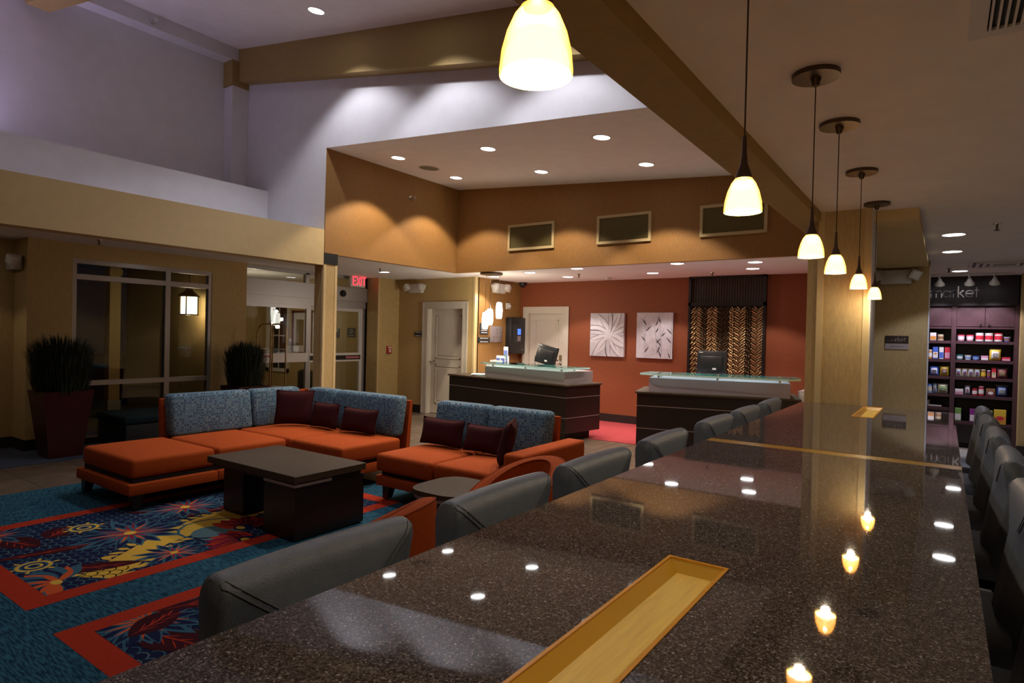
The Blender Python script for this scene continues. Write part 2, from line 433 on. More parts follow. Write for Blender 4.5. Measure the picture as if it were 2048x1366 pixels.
# bulkhead, ledge and upper wall
wallbox('trim_bulkhead',[(-7.2,-2.6,2.47,-6.98,5.416,2.955)],'cream_paint')
wallbox('wall_ledge',[(-8.43,-2.6,2.90,-8.31,5.416,3.63),(-8.31,-2.6,2.90,-7.2,5.416,2.95),(-9.2,-2.6,3.55,-8.43,5.416,3.62)],'white_paint')
b=B(); b.box(-9.25,-2.6,3.5,-9.1,5.416,6.0)
b.box(-9.099,5.16,3.62,-8.872,5.415,5.3)
b.prism([(-9.1,5.62),(-8.87,5.62),(-8.87,5.9),(-9.1,5.9)],-2.6,5.416,ax='y')
struct(b.build('wall_upper','white_paint'))
# white gable over the recess
b=B(); b.prism([(-9.2,2.64),(-7.0,2.64),(-6.98,zR(-6.98)),(-1.0,zR(-1.0)),(-1.0,4.8),(-9.2,6.0)],5.416,5.426,ax='y')
struct(b.build('wall_gable','white_paint'))
b=B()
lo=lambda x: 5.277-.172*(x+8.59)
for y0,y1,xa in ((5.25,5.416,-8.95),(2.62,2.86,-8.95)):
    b.prism([(xa,lo(xa)),(-1.05,lo(-1.05)),(-1.05,4.75),(xa,5.9)],y0,y1,ax='y')
b.box(-9.095,5.14,5.24,-8.855,5.415,5.618)
struct(b.build('trim_beam','beam_paint'))
# recess walls
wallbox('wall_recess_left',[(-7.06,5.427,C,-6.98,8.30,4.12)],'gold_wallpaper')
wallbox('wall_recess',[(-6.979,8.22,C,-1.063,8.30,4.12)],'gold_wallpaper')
# long beam over the bar, white wall above it
wallbox('trim_bar_beam',[(-1.062,-2.6,2.556,-.846,8.22,3.0)],'beam_paint')
wallbox('wall_bar',[(-1.06,-2.6,3.0,-.9,8.3,4.8)],'white_paint')
# post under the bulkhead's end, dark block above it, guards on its corners
post=struct(bx(-7.175,5.42,0,-6.985,5.645,2.49).build('trim_post','tan_wallpaper'))
b=B(); b.box(-6.99,5.415,0,-6.98,5.46,2.49); b.box(-7.02,5.412,0,-6.98,5.42,2.49); b.box(-6.99,5.61,0,-6.98,5.65,2.49)
struct(b.build('trim_guard','cream_paint',post))
struct(bx(-7.18,5.419,2.49,-6.975,5.65,2.64).build('trim_block','black_matte'))
# walls of the entry corner
wallbox('wall_entry',[(-9.45,8.34,0,-9.06,8.46,C),(-9.18,8.461,0,-9.06,8.899,C)],'tan_wallpaper')
struct(bx(-9.085,8.332,0,-9.052,8.365,C).build('trim_entry_corner','cream_paint'))
wallbox('wall_back_left',[(-9.18,8.9,0,-8.27,9.02,C),(-7.36,8.9,0,-7.1,9.02,C),(-8.27,8.9,2.06,-7.36,9.02,C)],'tan_wallpaper')
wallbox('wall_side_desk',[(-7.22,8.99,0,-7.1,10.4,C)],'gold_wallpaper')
struct(bx(-7.135,8.892,0,-7.092,8.935,C).build('trim_desk_corner','cream_paint'))
wallbox('wall_back',[(-7.22,10.4,0,-6.9,10.52,C),(-6.07,10.4,0,-.87,10.52,C),(-6.9,10.4,2.03,-6.07,10.52,C)],'orange_wall')
wallbox('wall_desk_right',[(-.96,5.7,0,-.87,9.36,C-.001),(-.96,9.495,0,-.87,10.39,C-.001)],'tan_wallpaper')
# pillar at the bar's end and its corner guards
pil=struct(bx(-.856,5.56,0,-.489,5.96,C).build('trim_pillar','tan_wallpaper'))
b=B(); b.box(-.862,5.552,0,-.815,5.56,C); b.box(-.53,5.552,0,-.483,5.56,C)
struct(b.build('trim_guard','cream_paint',pil))
struct(bx(-.489,5.565,0,-.480,5.955,C).build('trim_pillar_side','white_paint'))
# header and wall of the market
wallbox('trim_market_header',[(-.488,5.70,2.545,-.18,5.961,C+.01),(-.95,5.9615,2.545,-.18,9.369,C+.01)],'cream_paint')
wallbox('wall_market',[(-.95,9.37,0,-.166,9.49,C)],'tan_wallpaper')
struct(bx(-.172,9.362,0,-.158,9.50,2.545).build('trim_market_corner','white_paint'))
wallbox('wall_market_left',[(-.95,9.4,0,-.85,12.4,C)],'tan_wallpaper')
wallbox('wall_niche',[(-.95,12.25,0,.92,12.37,C)],'shelf_wood')
struct(bx(-.95,11.70,2.18,.885,11.80,C).build('trim_market_sign_board','board_dark'))
wallbox('wall_right_end',[(.905,11.5,0,3.2,12.37,C)],'tan_wallpaper')
wallbox('wall_right',[(3.08,-2.6,0,3.2,12.4,C)],'tan_wallpaper')
wallbox('wall_front',[(-9.76,-2.72,0,3.2,-2.6,6.1)],'tan_wallpaper')
# baseboards
wallbox('baseboard_back',[(-7.1,10.382,0,-7.03,10.4,.15),(-5.96,10.382,0,-.97,10.4,.15)],'dark_baseboard')
wallbox('baseboard_entry',[(-9.06,8.882,0,-8.39,8.9,.15),(-9.06,8.34,0,-9.042,8.9,.15),(-9.45,8.322,0,-9.04,8.34,.15),(-7.1,8.9,0,-7.082,10.4,.15)],'dark_baseboard')
wallbox('baseboard_left',[(-9.2,2.737,0,-9.182,3.22,.14),(-9.64,2.737,0,-9.2,2.755,.14),(-9.64,-2.6,0,-9.622,2.755,.14),(-9.2,5.08,0,-9.182,5.65,.14),(-9.2,3.2,0,-9.182,5.1,.09)],'dark_baseboard')
wallbox('baseboard_right',[(.89,11.44,0,3.08,11.5,.14)],'dark_baseboard')

# ---- window in the left wall
wn=B(); 
for y in (3.235,5.03): wn.box(-9.29,y,.10,-9.21,y+.05,2.43)
wn.box(-9.29,4.395,.10,-9.205,4.465,2.43)
for z0,z1 in ((2.37,2.43),(2.165,2.235),(.775,.84),(.10,.16)): wn.box(-9.285,3.235,z0,-9.207,5.08,z1)
W1=struct(wn.build('window_1','aluminium'))
for y0,y1 in ((3.285,4.395),(4.465,5.03)):
    for z0,z1 in ((2.235,2.37),(.84,2.165),(.16,.775)):
        bx(-9.256,y0,z0,-9.244,y1,z1).build('pane','window_glass',W1)
# ---- sliding entrance door
d=B()
d.box(-9.55,5.65,2.15,-9.37,8.34,2.415); d.box(-9.53,5.65,2.02,-9.41,8.34,2.15)
D3=struct(d.build('door_3','aluminium'))
d=B(); d.box(-9.5,5.65,2.575,-9.42,8.34,C+.02)
for y in (5.65,6.93,8.26): d.box(-9.5,y,2.4,-9.42,y+.075,2.6)
d.build('transom_frame','aluminium',D3)
for y0,y1 in ((5.72,6.93),(7.0,8.26)): bx(-9.466,y0,2.41,-9.456,y1,2.58).build('pane','window_glass',D3)
def leaf(y0,y1,x,dark):
    f=B()
    f.box(x-.025,y0,.0,x+.025,y0+.075,2.02); f.box(x-.025,y1-.085,.0,x+.025,y1,2.02)
    f.box(x-.024,y0+.0751,1.955,x+.024,y1-.0851,2.02); f.box(x-.024,y0+.0751,0,x+.024,y1-.0851,.12)
    L=f.build('door_leaf','white_metal' if dark else 'aluminium',D3)
    bx(x-.006,y0+.07,.1,x+.006,y1-.08,1.96).build('pane','window_glass',L)
    if dark:
        bx(x-.022,y0,1.105,x+.022,y1-.05,1.15).build('rail','white_metal',L); bx(x-.022,y0,.985,x+.022,y1-.05,1.02).build('rail','white_metal',L)
        bx(x-.015,y0,1.02,x+.03,y1-.06,1.105).build('push_bar','black_plastic',L)
        q=B()
        for k in range(14): q.box(x+.03,y1-.42+k*.024,1.045,x+.032,y1-.403+k*.024,1.082)
        q.build('warning_strip',cm((.75,.22,.25)),L)
    else:
        bx(x-.022,y0,1.00,x+.03,y1-.04,1.16).build('rail','white_metal',L)
        q=B()
        for k in range(11): q.box(x+.03,6.33-.45+k*.033,1.095,x+.032,6.33-.425+k*.033,1.125)
        q.build('warning_strip','red_plastic',L)
leaf(5.66,7.05,-9.455,False); leaf(7.02,8.33,-9.50,True)
struct(bx(-9.52,8.315,0,-9.43,8.345,2.62).build('trim_door_jamb','aluminium'))
se=thing('motion_sensor','small black motion sensor on the sliding door header','sensor',(-9.37,7.72,2.285))
b=B(); b.M=Matrix.Rotation(PI/2,4,'Y'); b.lathe([(.065,0),(.062,.03),(.04,.06),(0,.07)],16); b.build('body','black_plastic',se,40)

# ---- panelled doors
def panel_door(name,x0,x1,y,ztop,hand,zin,mx=0):
    c=B(); wv=.105
    c.box(x0-wv,y-.022,0,x0+.012,y-.001,ztop+wv); c.box(x1-.012,y-.022,0,x1+wv,y-.001,ztop+wv); c.box(x0+.0121,y-.022,ztop-.012,x1-.0121,y-.001,ztop+wv)
    c.box(x0-wv-.012,y-.03,0,x0-wv+.02,y-.0225,ztop+wv+.012); c.box(x1+wv-.02,y-.03,0,x1+wv+.012,y-.0225,ztop+wv+.012); c.box(x0-wv+.021,y-.03,ztop+wv-.02,x1+wv-.021,y-.0225,ztop+wv+.012)
    c.box(x0+.0005,y,0,x0+.02,y+.16,ztop); c.box(x1-.02,y,0,x1-.0005,y+.16,ztop); c.box(x0+.021,y,ztop-.02,x1-.021,y+.16,ztop-.0005)
    D=struct(c.build(name,'door_paint'))
    L=bx(x0+.01,y+zin,.01,x1-.01,y+zin+.045,ztop-.01).build('door_leaf','door_paint',D)
    for z0,z1 in ((1.08,ztop-.14),(.2,.95)):
        f=B(); a0,a1=x0+.14,x1-.14
        for q in ((a0,z0,a1,z0+.025),(a0,z1-.025,a1,z1),(a0,z0,a0+.025,z1),(a1-.025,z0,a1,z1)): f.box(q[0],y+zin-.008,q[1],q[2],y+zin,q[3])
        f.box(a0+.06,y+zin-.006,z0+.06,a1-.06,y+zin,z1-.06)
        f.build('panel','door_paint',L)
    h=B(); hx=x0+.075 if hand<0 else x1-.075
    h.M=Matrix.Translation((hx,y+zin,1.03))@Matrix.Rotation(PI/2,4,'X'); h.lathe([(.034,0),(.034,.008),(.014,.012),(.014,.045)],14)
    h.M=Matrix.Identity(4); h.tube([(hx,y+zin-.045,1.03),(hx-hand*.115,y+zin-.05,1.028)],.012,8)
    if name=='door_2': h.box(hx-.03,y+zin-.022,1.09,hx+.03,y+zin,1.20)
    h.build('door_handle','chrome',L,40)
panel_door('door_1',-8.27,-7.36,8.9,2.06,-1,.10)
panel_door('door_2',-6.9,-6.07,10.4,2.03,1,.04)

# ---- vestibule behind the sliding door, and the night outside
wallbox('wall_vestibule',[(-13.3,8.6,0,-9.46,8.72,2.75),(-13.4,5.65,0,-13.3,8.72,2.75),(-13.4,5.65,0,-9.55,5.75,2.75),(-9.46,8.34,0,-9.38,8.72,2.75)],'tan_wallpaper')
wallbox('ceiling_sky_block',[(-22,-14,2.95,-9.8,5.6,3.1)],'ceiling_paint')  # added roof slab, hides the sky so the window view stays dark
wallbox('ceiling_vestibule',[(-13.4,5.65,2.7,-9.56,8.72,2.78)],'ceiling_paint')
v=B(); X0,X1=-13.1,-12.25
for q in ((X0,.60,X1,.68),(X0,2.10,X1,2.18),(X0,.6,X0+.14,2.18),(X1-.05,.6,X1,2.18)): v.box(q[0],8.555,q[1],q[2],8.6,q[3])
v.box(X0,8.57,1.42,X1,8.585,1.45); v.box((X0+X1)/2+.05,8.57,.6,(X0+X1)/2+.07,8.585,2.1)
V2=struct(v.build('window_2','white_metal')); bx(X0+.1,8.585,.66,X1-.03,8.598,2.12).build('pane','black_plastic',V2)
for k,(a0,a1,lab) in enumerate(((-12.13,-11.57,'dark framed picture beside the vestibule window, seen through the glass door'),(-11.45,-10.9,'dark framed picture in the vestibule just left of the square post'))):
    t=thing('framed_picture',lab,'picture',((a0+a1)/2,8.6,1.03),0,'pictures in the vestibule'); h=(a1-a0)/2
    f=B()
    for q in ((-h,0,h,.05),(-h,.93,h,.98),(-h,0,-h+.05,.98),(h-.05,0,h,.98)): f.box(q[0],-.035,q[1],q[2],-.001,q[3])
    f.build('frame',cm((.09,.02,.015)),t); bx(-h+.05,-.015,.05,h-.05,-.002,.93).build('mat_board','canvas_pale',t)
    bx(-h+.14,-.018,.2,h-.14,-.0145,.78).build('print',cm((.22,.19,.09)),t)
def plaque(lab,loc,w_,h_,face,rows=3,name='wall_sign',cat='sign',icon=False):
    t=thing(name,lab,cat,loc,{'-y':0,'+x':PI/2}[face])
    bx(-w_/2,-.014,-h_/2,w_/2,-.001,h_/2).build('plate','dark_sign',t)
    q=B()
    if icon:
        strokes(q,[arc(0,h_*.12,h_*.22,0,360,20),[(-h_*.13,h_*.27),(h_*.13,-h_*.03)]],h_*.06,(0,-.014,0),(1,0,0),(0,0,1),(0,-1,0),.002)
        for k in range(7): q.box(-w_*.32+k*w_*.095,-.016,-h_*.36,-w_*.32+k*w_*.095+w_*.06,-.014,-h_*.27)
    else:
        rr=R.random
        for r in range(rows):
            z=h_*.30-r*(h_*.62/max(1,rows-1) if rows>1 else 0); x=-w_*.36
            while x<w_*.34:
                l=min(w_*(.05+.09*rr()),w_*.37-x); q.box(x,-.016,z-h_*.16/rows,x+l,-.014,z+h_*.16/rows); x+=l+w_*.03
    tag(q.build('lettering','sign_text',t),kind='stuff'); return t
plaque('dark no-smoking sign with round symbol behind the right glass door',(-10.13,8.6,1.545),.24,.19,'-y',icon=True)
plaque('dark plain sign in the vestibule half hidden by the square post',(-10.66,8.6,1.52),.30,.20,'-y',rows=1)
bn=thing('waste_bin','slim dark bin in the vestibule behind the glass door','bin',(-11.35,8.38,0))
B().lathe([(.13,0),(.15,.02),(.16,.62),(.15,.66)],20).build('body','black_plastic',bn,40); B().lathe([(.155,.66),(.16,.68),(.10,.72),(0,.73)],20).build('lid','black_plastic',bn,40)
lamp('POINT',(-11.2,7.0,1.9),P_VEST,(1,.86,.6),size=.12,name='assumed_vestibule_light')  # assumed light source inside the vestibule, no fitting built
struct(bx(-40,-20,-.2,-13.42,30,-.06).build('ground','pavement')); struct(bx(-13.42,-20,-.2,-9.78,4.88,-.06).build('ground_walk','pavement'))
struct(bx(-13.9,-14,-.1,-13.7,4.8,.08).build('trim_kerb','light_tile'))
hg=B()
for k in range(700):
    x,y,z=R.uniform(-13.2,-12.5),R.uniform(-2,4.6),R.uniform(0,.62); a=R.uniform(0,PI); s=.05
    dx,dy=math.cos(a)*s,math.sin(a)*s; hg.add([(x-dx,y-dy,z),(x+dx,y+dy,z+R.uniform(-.02,.05)),(x+R.uniform(-.03,.03),y,z+.09)],[(0,1,2)])
hg.box(-13.15,-2,-.06,-12.55,4.6,.5)
h_=hg.build('hedge','hedge_green'); tag(h_,'low clipped hedge outside in the dark beyond the window','hedge')
ct=thing('canopy_column','pale square canopy column standing outside beyond the window','column',(-11.7,4.72,-.06))
bx(-.085,-.085,0,.085,.085,3.0).build('shaft','tan_wallpaper',ct); bx(-.10,-.10,0,.10,.10,.35).build('base','light_tile',ct); bx(-.10,-.10,2.5,.10,.10,2.6).build('cap','tan_wallpaper',ct)
ln=thing('wall_lantern','glowing lantern with dark pointed cap outside the right window pane','lantern',(-10.5,5.40,1.80))
f=B()
for sx in (-1,1):
    for sy in (-1,1): f.box(sx*.098-.008,sy*.098-.008,0,sx*.098+.008,sy*.098+.008,.30)
f.box(-.11,-.11,-.02,.11,.11,0); f.build('frame','bronze',ln)
bx(-.09,-.09,0,.09,.09,.30).build('glass','lantern_glass',ln)
B().lathe([(.19,.29),(.18,.31),(.09,.38),(.03,.45),(0,.47)],4).build('cap','bronze',ln); B().tube([(0,0,.46),(0,0,1.3)],.008).build('chain','bronze',ln)
lamp('POINT',(0,0,-.08),3,(1,.75,.45),ln,.05)
# ------------------------------------------------------------------ lamps
def downlight(loc,label,power,col,tilt=(0,0),group=None,cone=104,r=.092,blend=.25):
    t=thing('recessed_downlight',label,'ceiling light',loc,0,group); t.rotation_euler=(tilt[0],tilt[1],0)
    B().lathe([(r,.0),(r,-.004),(r+.014,-.006),(r+.016,0),(r+.016,.004)],28).build('trim_ring','white_metal',t,50)
    B().lathe([(0,-.001),(r,-.001),(r,.001),(0,.001)],28,cap=False).build('lens','downlight_glow',t)
    L=lamp('SPOT',(0,0,-.012),power,col,t,.05,cone,blend)
    L.rotation_euler=(0,-tilt[1],0)
    return t
sl=math.atan(.0745); sL=math.atan(.159)
rx=(('left',-6.34),('middle',-4.752),('right',-3.164))
for i,(nmx,x) in enumerate(rx):
    for row,y in (('front',6.15),('back',7.40)):
        downlight((x,y,zR(x)-.001),f'recessed downlight in the high sloped ceiling of the tan recess, {row} row, {nmx} of three',P_RECESS,WARM,(0,sl))
for x in (-6.24,-4.70,-3.16):  # only the one before the gable over the sectional is in view; rest assumed
    for y,lab in ((4.66,'before the white gable'),(2.3,'assumed above the seating')):
        downlight((x,y,zL(x)-.001),f'recessed downlight in the lounge sloped ceiling {lab}, '+{-6.24:'over the sectional sofa',-4.70:'over the coffee table',-3.16:'over the loveseat'}[x],P_LOUNGE if y>4 else P_LOUNGE*.17,COOL,(0,sL),cone=110,blend=.4)
for x,y,lab in ((-3.1,8.42,'right of centre above the front desks, beside the soffit edge'),(-2.11,8.67,'before the soffit, above the right front desk'),
    (-2.33,9.44,'near the woven screen above the right desk'),(-3.9,9.49,'before the orange wall, left of the woven screen'),(-4.71,8.43,'beside the soffit edge between both desks'),
    (-5.51,9.54,'before the orange wall above the flower picture'),(-5.74,8.66,'near the soffit above the left desk'),(-6.75,9.0,'behind the round three-lamp canopy')):
    downlight((x,y,C-.001),'low recessed downlight '+lab,P_LOW,NEUT,cone=104)
downlight((-8.12,7.59,C-.001),'low recessed downlight in the entry before the exit sign',P_ENTRY*2.4,WARM)
downlight((-8.28,4.34,C-.001),'low recessed downlight behind the bulkhead before the window',P_ENTRY,WARM)
downlight((-9.2,1.75,C-.001),'assumed low recessed downlight behind the bulkhead beside the window wall jog',P_ENTRY*2.2,WARM)  # assumed fitting, out of view, lights the wall jog
for x,y,lab in ((.05,7.25,'nearer of the two in the right aisle ceiling'),(.05,8.56,'farther of the two in the right aisle ceiling'),(.16,10.84,'before the market letters and track lamps')):
    downlight((x,y,C-.001),'recessed downlight '+lab,P_MARKET,(.72,.77,1.0),cone=110)
for x,y in ((2.0,6.2),(1.9,3.4)):  # two extra unseen downlights, added as fill for the aisle
    downlight((x,y,C-.001),f'added fill downlight over the right aisle beyond the frame, {"farther" if y>5 else "nearer"} one',P_MARKET*.6,(.9,.9,1.0),cone=110)
# two added torchieres outside the frame, invented to lift ceiling and gable light
for x,y,lab in ((-6.6,-1.35,'by the window side of the front lounge'),(-2.6,-1.3,'on the bar side of the front lounge')):
    t=thing('added_torchiere','added fill light shaped as a bronze torchiere '+lab,'added fill light',(x,y,0))
    B().lathe([(0,0),(.15,0),(.15,.02),(.02,.035),(.014,.05),(.014,1.72),(0,1.72)],20,cap=False).build('stand','bronze',t,50)
    B().lathe([(.02,1.72),(.10,1.75),(.17,1.82),(.165,1.82),(.09,1.76),(.01,1.735)],24,cap=False).build('bowl','bronze',t,50)
    L=lamp('SPOT',(0,0,1.80),P_LOUNGE*.22,COOL,t,.08,140,.6); L.rotation_euler=(PI,0,0)
# assumed uplight, unseen left of the frame, added for the upper wall's violet glow
ul=thing('assumed_uplight','small assumed violet uplight, added on the white ledge left of the frame','assumed lamp',(-8.96,1.72,3.62))
B().rbox(-.06,-.2,0,.06,.2,.07,.01).build('housing','white_metal',ul,40); bx(-.045,-.18,.07,.045,.18,.074).build('lens',(glow('violet_glow',(.72,.55,1),6) and 'violet_glow'),ul)
lamp('AREA',(0,0,.09),11,(.72,.58,1),ul); bpy.data.objects['bulb_light'] if 0 else None
for o in bpy.data.objects:
    if o.type=='LIGHT' and o.parent==ul: o.data.shape='RECTANGLE'; o.data.size=.1; o.data.size_y=.36; o.rotation_euler=(PI,0,0)

# amber bell pendants over the bar
def bell(loc,label):
    t=thing('pendant_lamp',label,'pendant lamp',loc,0)
    B().lathe([(0,C-1.905),(.088,C-1.905),(.088,C-1.924),(.02,C-1.925),(.012,C-1.955),(0,C-1.955)][::-1],28,cap=False).build('canopy','bronze',t,40)
    B().tube([(0,0,.165),(0,0,C-1.95)],.0024,6).build('cord','bronze',t)
    B().lathe([(.022,.088),(.018,.105),(.010,.125),(.007,.15),(.005,.20),(0,.20)],20).build('socket','bronze',t,60)
    pr=[(.0475,0),(.0478,.008),(.0455,.030),(.039,.055),(.030,.076),(.021,.088),(.006,.092)]
    b=B().lathe(pr,32,cap=False); b.lathe([(r-.0025,z) for r,z in pr],32,cap=False); b.build('shade','bell_glass',t,60)
    B().lathe([(0,.004),(.043,.004),(.0435,.014),(.040,.030),(.030,.052),(0,.06)],28,cap=False).build('bulb','bell_inner',t,60)
    lamp('POINT',(0,0,-.012),P_PENDANT,(1,.82,.60),t,.02); lamp('POINT',(0,0,.07),P_PENDANT*1.0,(1,.84,.70),t,.008)
    return t
ords=['nearest, largest in view','second from the nearest','third from the nearest','third from the far end','second from the far end','farthest, before the market sign wall']
for y,o_ in zip((.667,1.665,2.675,3.34,4.33,5.38),ords):
    bell((-.44,y,1.905),'amber glass bell pendant over the granite bar, '+o_)

# three white cylinders on one round canopy
cc=(-6.385,8.44)
t=thing('cluster_pendant','round metal canopy with three white glass cylinder pendants over the left desk','pendant lamp',(*cc,0))
B().lathe([(0,C-.035),(.19,C-.035),(.195,C-.03),(.195,C-.002),(0,C-.002)],32,cap=False).build('canopy','bronze',t,40)
for x,y,z0,z1 in ((-.09,-.03,1.665,1.955),(0.03,-.06,1.735,2.01),(.19-.01,.02,1.845,2.125)):
    if x>.15: x=.165
    B().tube([(x,y,z1),(x,y,C-.03)],.003,6).build('cord','chrome',t)
    s=B().lathe([(.042,z0),(.055,z0+.06),(.058,z0+.14),(.05,z0+.24),(.043,z1-.012),(.015,z1)],22,c=(x,y,0),cap=False).build('shade','cylinder_glass',t,60)
    B().lathe([(.016,z1-.005),(.012,z1+.03),(0,z1+.03)],12,c=(x,y,0)).build('socket','chrome',s,50)
    lamp('POINT',(x,y,z0-.03),P_CLUSTER*.5,(1,.88,.66),t,.04)
    lamp('POINT',(x,y+.09,(z0+z1)/2),P_CLUSTER*.5,(1,.88,.66),t,.04)

# ------------------------------------------------------------------ small fittings
def sprinkler(loc,label,pend=True):
    t=thing('fire_sprinkler',label,'sprinkler',loc)
    B().lathe([(0,0),(.032,0),(.03,-.008),(.012,-.012),(0,-.012)][::-1],16,cap=False).build('flange','chrome',t,40)
    B().lathe([(0,-.01),(.009,-.01),(.009,-.05),(.004,-.055),(0,-.055)][::-1],10,cap=False).build('stem','bronze',t,40)
    B().lathe([(0,-.056),(.024,-.056),(.024,-.06),(0,-.06)][::-1],12,cap=False).build('deflector','bronze',t)
for x,y,lab in ((.35,6.76,'in the right aisle ceiling before the two downlights'),(.03,10.4,'before the market downlight'),(-7.74,7.15,'in the entry ceiling left of the tan recess'),
    (-5.1,9.2,'before the orange wall above the left desk'),(-3.02,9.77,'above the woven screen edge'),(-8.6,3.3,'behind the bulkhead above the window')):
    sprinkler((x,y,C),'small metal sprinkler head '+lab)
def sidewall(loc,rz,label):
    t=thing('sidewall_sprinkler',label,'sprinkler',loc,rz)
    b=B(); b.M=Matrix.Rotation(PI/2,4,'Y'); b.lathe([(.045,0),(.04,.012),(.014,.02),(.014,.09),(.03,.095),(.03,.10),(0,.10)],14); b.build('body','chrome',t,40)
    B().box(.06,-.03,-.045,.075,.03,-.035).build('deflector','chrome',t)
sidewall((-6.98,7.05,3.70),0,'chrome sidewall sprinkler high on the left tan recess wall')
sidewall((-8.87,4.0,5.70),0,'chrome sidewall sprinkler high on the white upper wall')
cs_=thing('ceiling_speaker','round flush ceiling speaker between the recess downlights','speaker',(-6.32,6.76,zR(-6.32))); cs_.rotation_euler=(0,sl,0)
B().lathe([(0,-.006),(.145,-.006),(.15,0),(0,0)],32,cap=False).build('grille','speaker_mesh',cs_,40); B().lathe([(.145,-.007),(.158,-.006),(.16,0),(.15,0)],32,cap=False).build('rim','white_metal',cs_,40)
for k,(x,y,lab) in enumerate(((-4.9,9.9,'small white smoke detector on the ceiling between both desks'),)):
    t=thing('smoke_detector',lab,'smoke detector',(x,y,C)); B().lathe([(0,-.045),(.035,-.043),(.055,-.02),(.06,0)],18,cap=False).build('body','white_plastic',t,50)
    B().lathe([(0,-.048),(.008,-.048),(.008,-.043)],8,cap=False).build('indicator','red_plastic',t)
for k,(x0,x1,lab) in enumerate(((-5.88,-5.0,'left of the three vent grilles'),(-4.26,-3.41,'middle of the three vent grilles'),(-2.72,-1.86,'right of three, behind a lit pendant'))):
    t=thing('vent_grille','dark mesh vent on the tan wall, '+lab,'vent',((x0+x1)/2,8.22,2.94)); h=(x1-x0)/2; H=.42
    f=B()
    for q in ((-h,0,h,.04),(-h,H-.04,h,H),(-h,.04,-h+.04,H-.04),(h-.04,.04,h,H-.04)): f.box(q[0],-.03,q[1],q[2],-.001,q[3])
    f.build('frame','vent_frame',t); bx(-h+.03,-.01,.03,h-.03,-.002,H-.03).build('mesh','vent_mesh',t)
    for i in range(17):
        z=.05+i*.0195; s=bx(-h+.04,-.016,z,h-.04,-.010,z+.008)
        s.build('slat','vent_mesh',t)
t=thing('ceiling_diffuser','square white air diffuser with louvres in the market ceiling','vent',(.60,9.95,C))
for k,(a,z) in enumerate(((.36,0),(.29,.012),(.22,.012),(.15,.012))):
    f=B(); q=a-.035
    for s in ((-a,-a,a,-q),(-a,q,a,a),(-a,-q,-q,q),(q,-q,a,q)): f.box(s[0],s[1],-.02-z,s[2],s[3],-.012-z+.012)
    f.build('louvre','white_metal',t)
bx(-.34,-.34,-.006,.34,.34,-.001).build('backing',cm((.10,.10,.12)),t)
t=thing('return_grille','white framed return air grille in the ceiling above the bar','vent',(.30,2.37,C))
f=B()
for q in ((-.26,-.26,.26,-.21),(-.26,.21,.26,.26),(-.26,-.21,-.21,.21),(.21,-.21,.26,.21)): f.box(q[0],q[1],-.014,q[2],q[3],-.001)
f.build('frame','white_metal',t); bx(-.21,-.21,-.004,.21,.21,-.001).build('backing','black_matte',t)
for i in range(20): bx(-.205+i*.0205,-.21,-.014,-.198+i*.0205,.21,-.004).build('slat','white_metal',t)

def emergency(loc,rz,label,sides=(-1,1)):
    t=thing('emergency_light',label,'emergency light',loc,rz)
    B().rbox(-.17,-.085,-.09,.17,-.001,.09,.012).build('housing','white_plastic',t,40)
    for s in sides:
        hd=B(); hd.M=Matrix.Translation((s*.20,-.10,.02))@Matrix.Rotation(s*.45,4,'Y')@Matrix.Rotation(s*.3,4,'Z'); hd.rbox(-.06,-.06,-.06,.06,.05,.06,.012)
        H=hd.build('lamp_head','white_plastic',t,40)
        l=B(); l.M=hd.M; l.lathe([(.0,0),(.045,0),(.045,.002)],16); 
        l=B(); l.M=hd.M@Matrix.Translation((0,-.061,0))@Matrix.Rotation(PI/2,4,'X'); l.lathe([(0,.006),(.03,.005),(.045,0)],16,cap=False); l.build('lens','lens_plastic',H,50)
emergency((-8.55,8.9,2.445),0,'white twin-head emergency light above the left white door')
emergency((-7.1,9.58,2.46),PI/2,'white twin-head emergency light on the gold wall behind the desk cluster pendant')
emergency((-9.52,2.752,2.33),0,'white twin-head emergency light beneath the bulkhead at the window wall jog')
emergency((-.525,9.37,2.43),0,'white twin-head emergency light on the wall above the small market plaque')
t=thing('exit_sign','white exit sign with glowing red letters above the sliding door','exit sign',(-9.30,8.0,2.545),PI/2)
B().rbox(-.18,-.035,-.125,.18,.03,.11,.008).build('housing','white_plastic',t,40)
x=-.125
for ch in 'EXIT':
    wd,ls=LET[ch]; q=B(); strokes(q,[[(u*.15,v*.15) for u,v in l] for l in ls],.022,(x,-.035,-.08),(1,0,0),(0,0,1),(0,-1,0),.003); q.build('letter','exit_red',t); x+=wd*.15+(.012 if ch!='I' else .018)
bx(-.02,-.01,.11,.02,.01,.135).build('mount','white_plastic',t)
lamp('POINT',(0,-.10,.14),.03,(1,.05,.06),t,.03)
t=thing('fire_alarm_pull','red fire alarm pull station on the tan entry wall','fire alarm',(-9.06,8.625,1.22),PI/2)
B().rbox(-.055,-.045,-.075,.055,-.001,.075,.008).build('housing','red_plastic',t,40); bx(-.02,-.052,-.05,.02,-.045,.02).build('handle','white_plastic',t); bx(-.04,-.048,.035,.04,-.045,.06).build('label','white_plastic',t)
plaque('small dark name sign left of the white entry-side door',(-8.505,8.9,1.547),.20,.10,'-y',2)
plaque('tall dark framed notice left of the steel keypad panel',(-7.1,9.18,1.67),.26,.21,'+x',4)
plaque('wide dark framed notice beneath the tall one on the gold wall',(-7.1,9.19,1.465),.34,.105,'+x',2)
t=thing('annunciator_panel','brushed steel panel with rows of small round buttons on the gold wall','control panel',(-7.1,9.56,1.575),PI/2)
B().rbox(-.18,-.025,-.155,.18,-.001,.155,.004).build('plate','steel_panel',t,40)
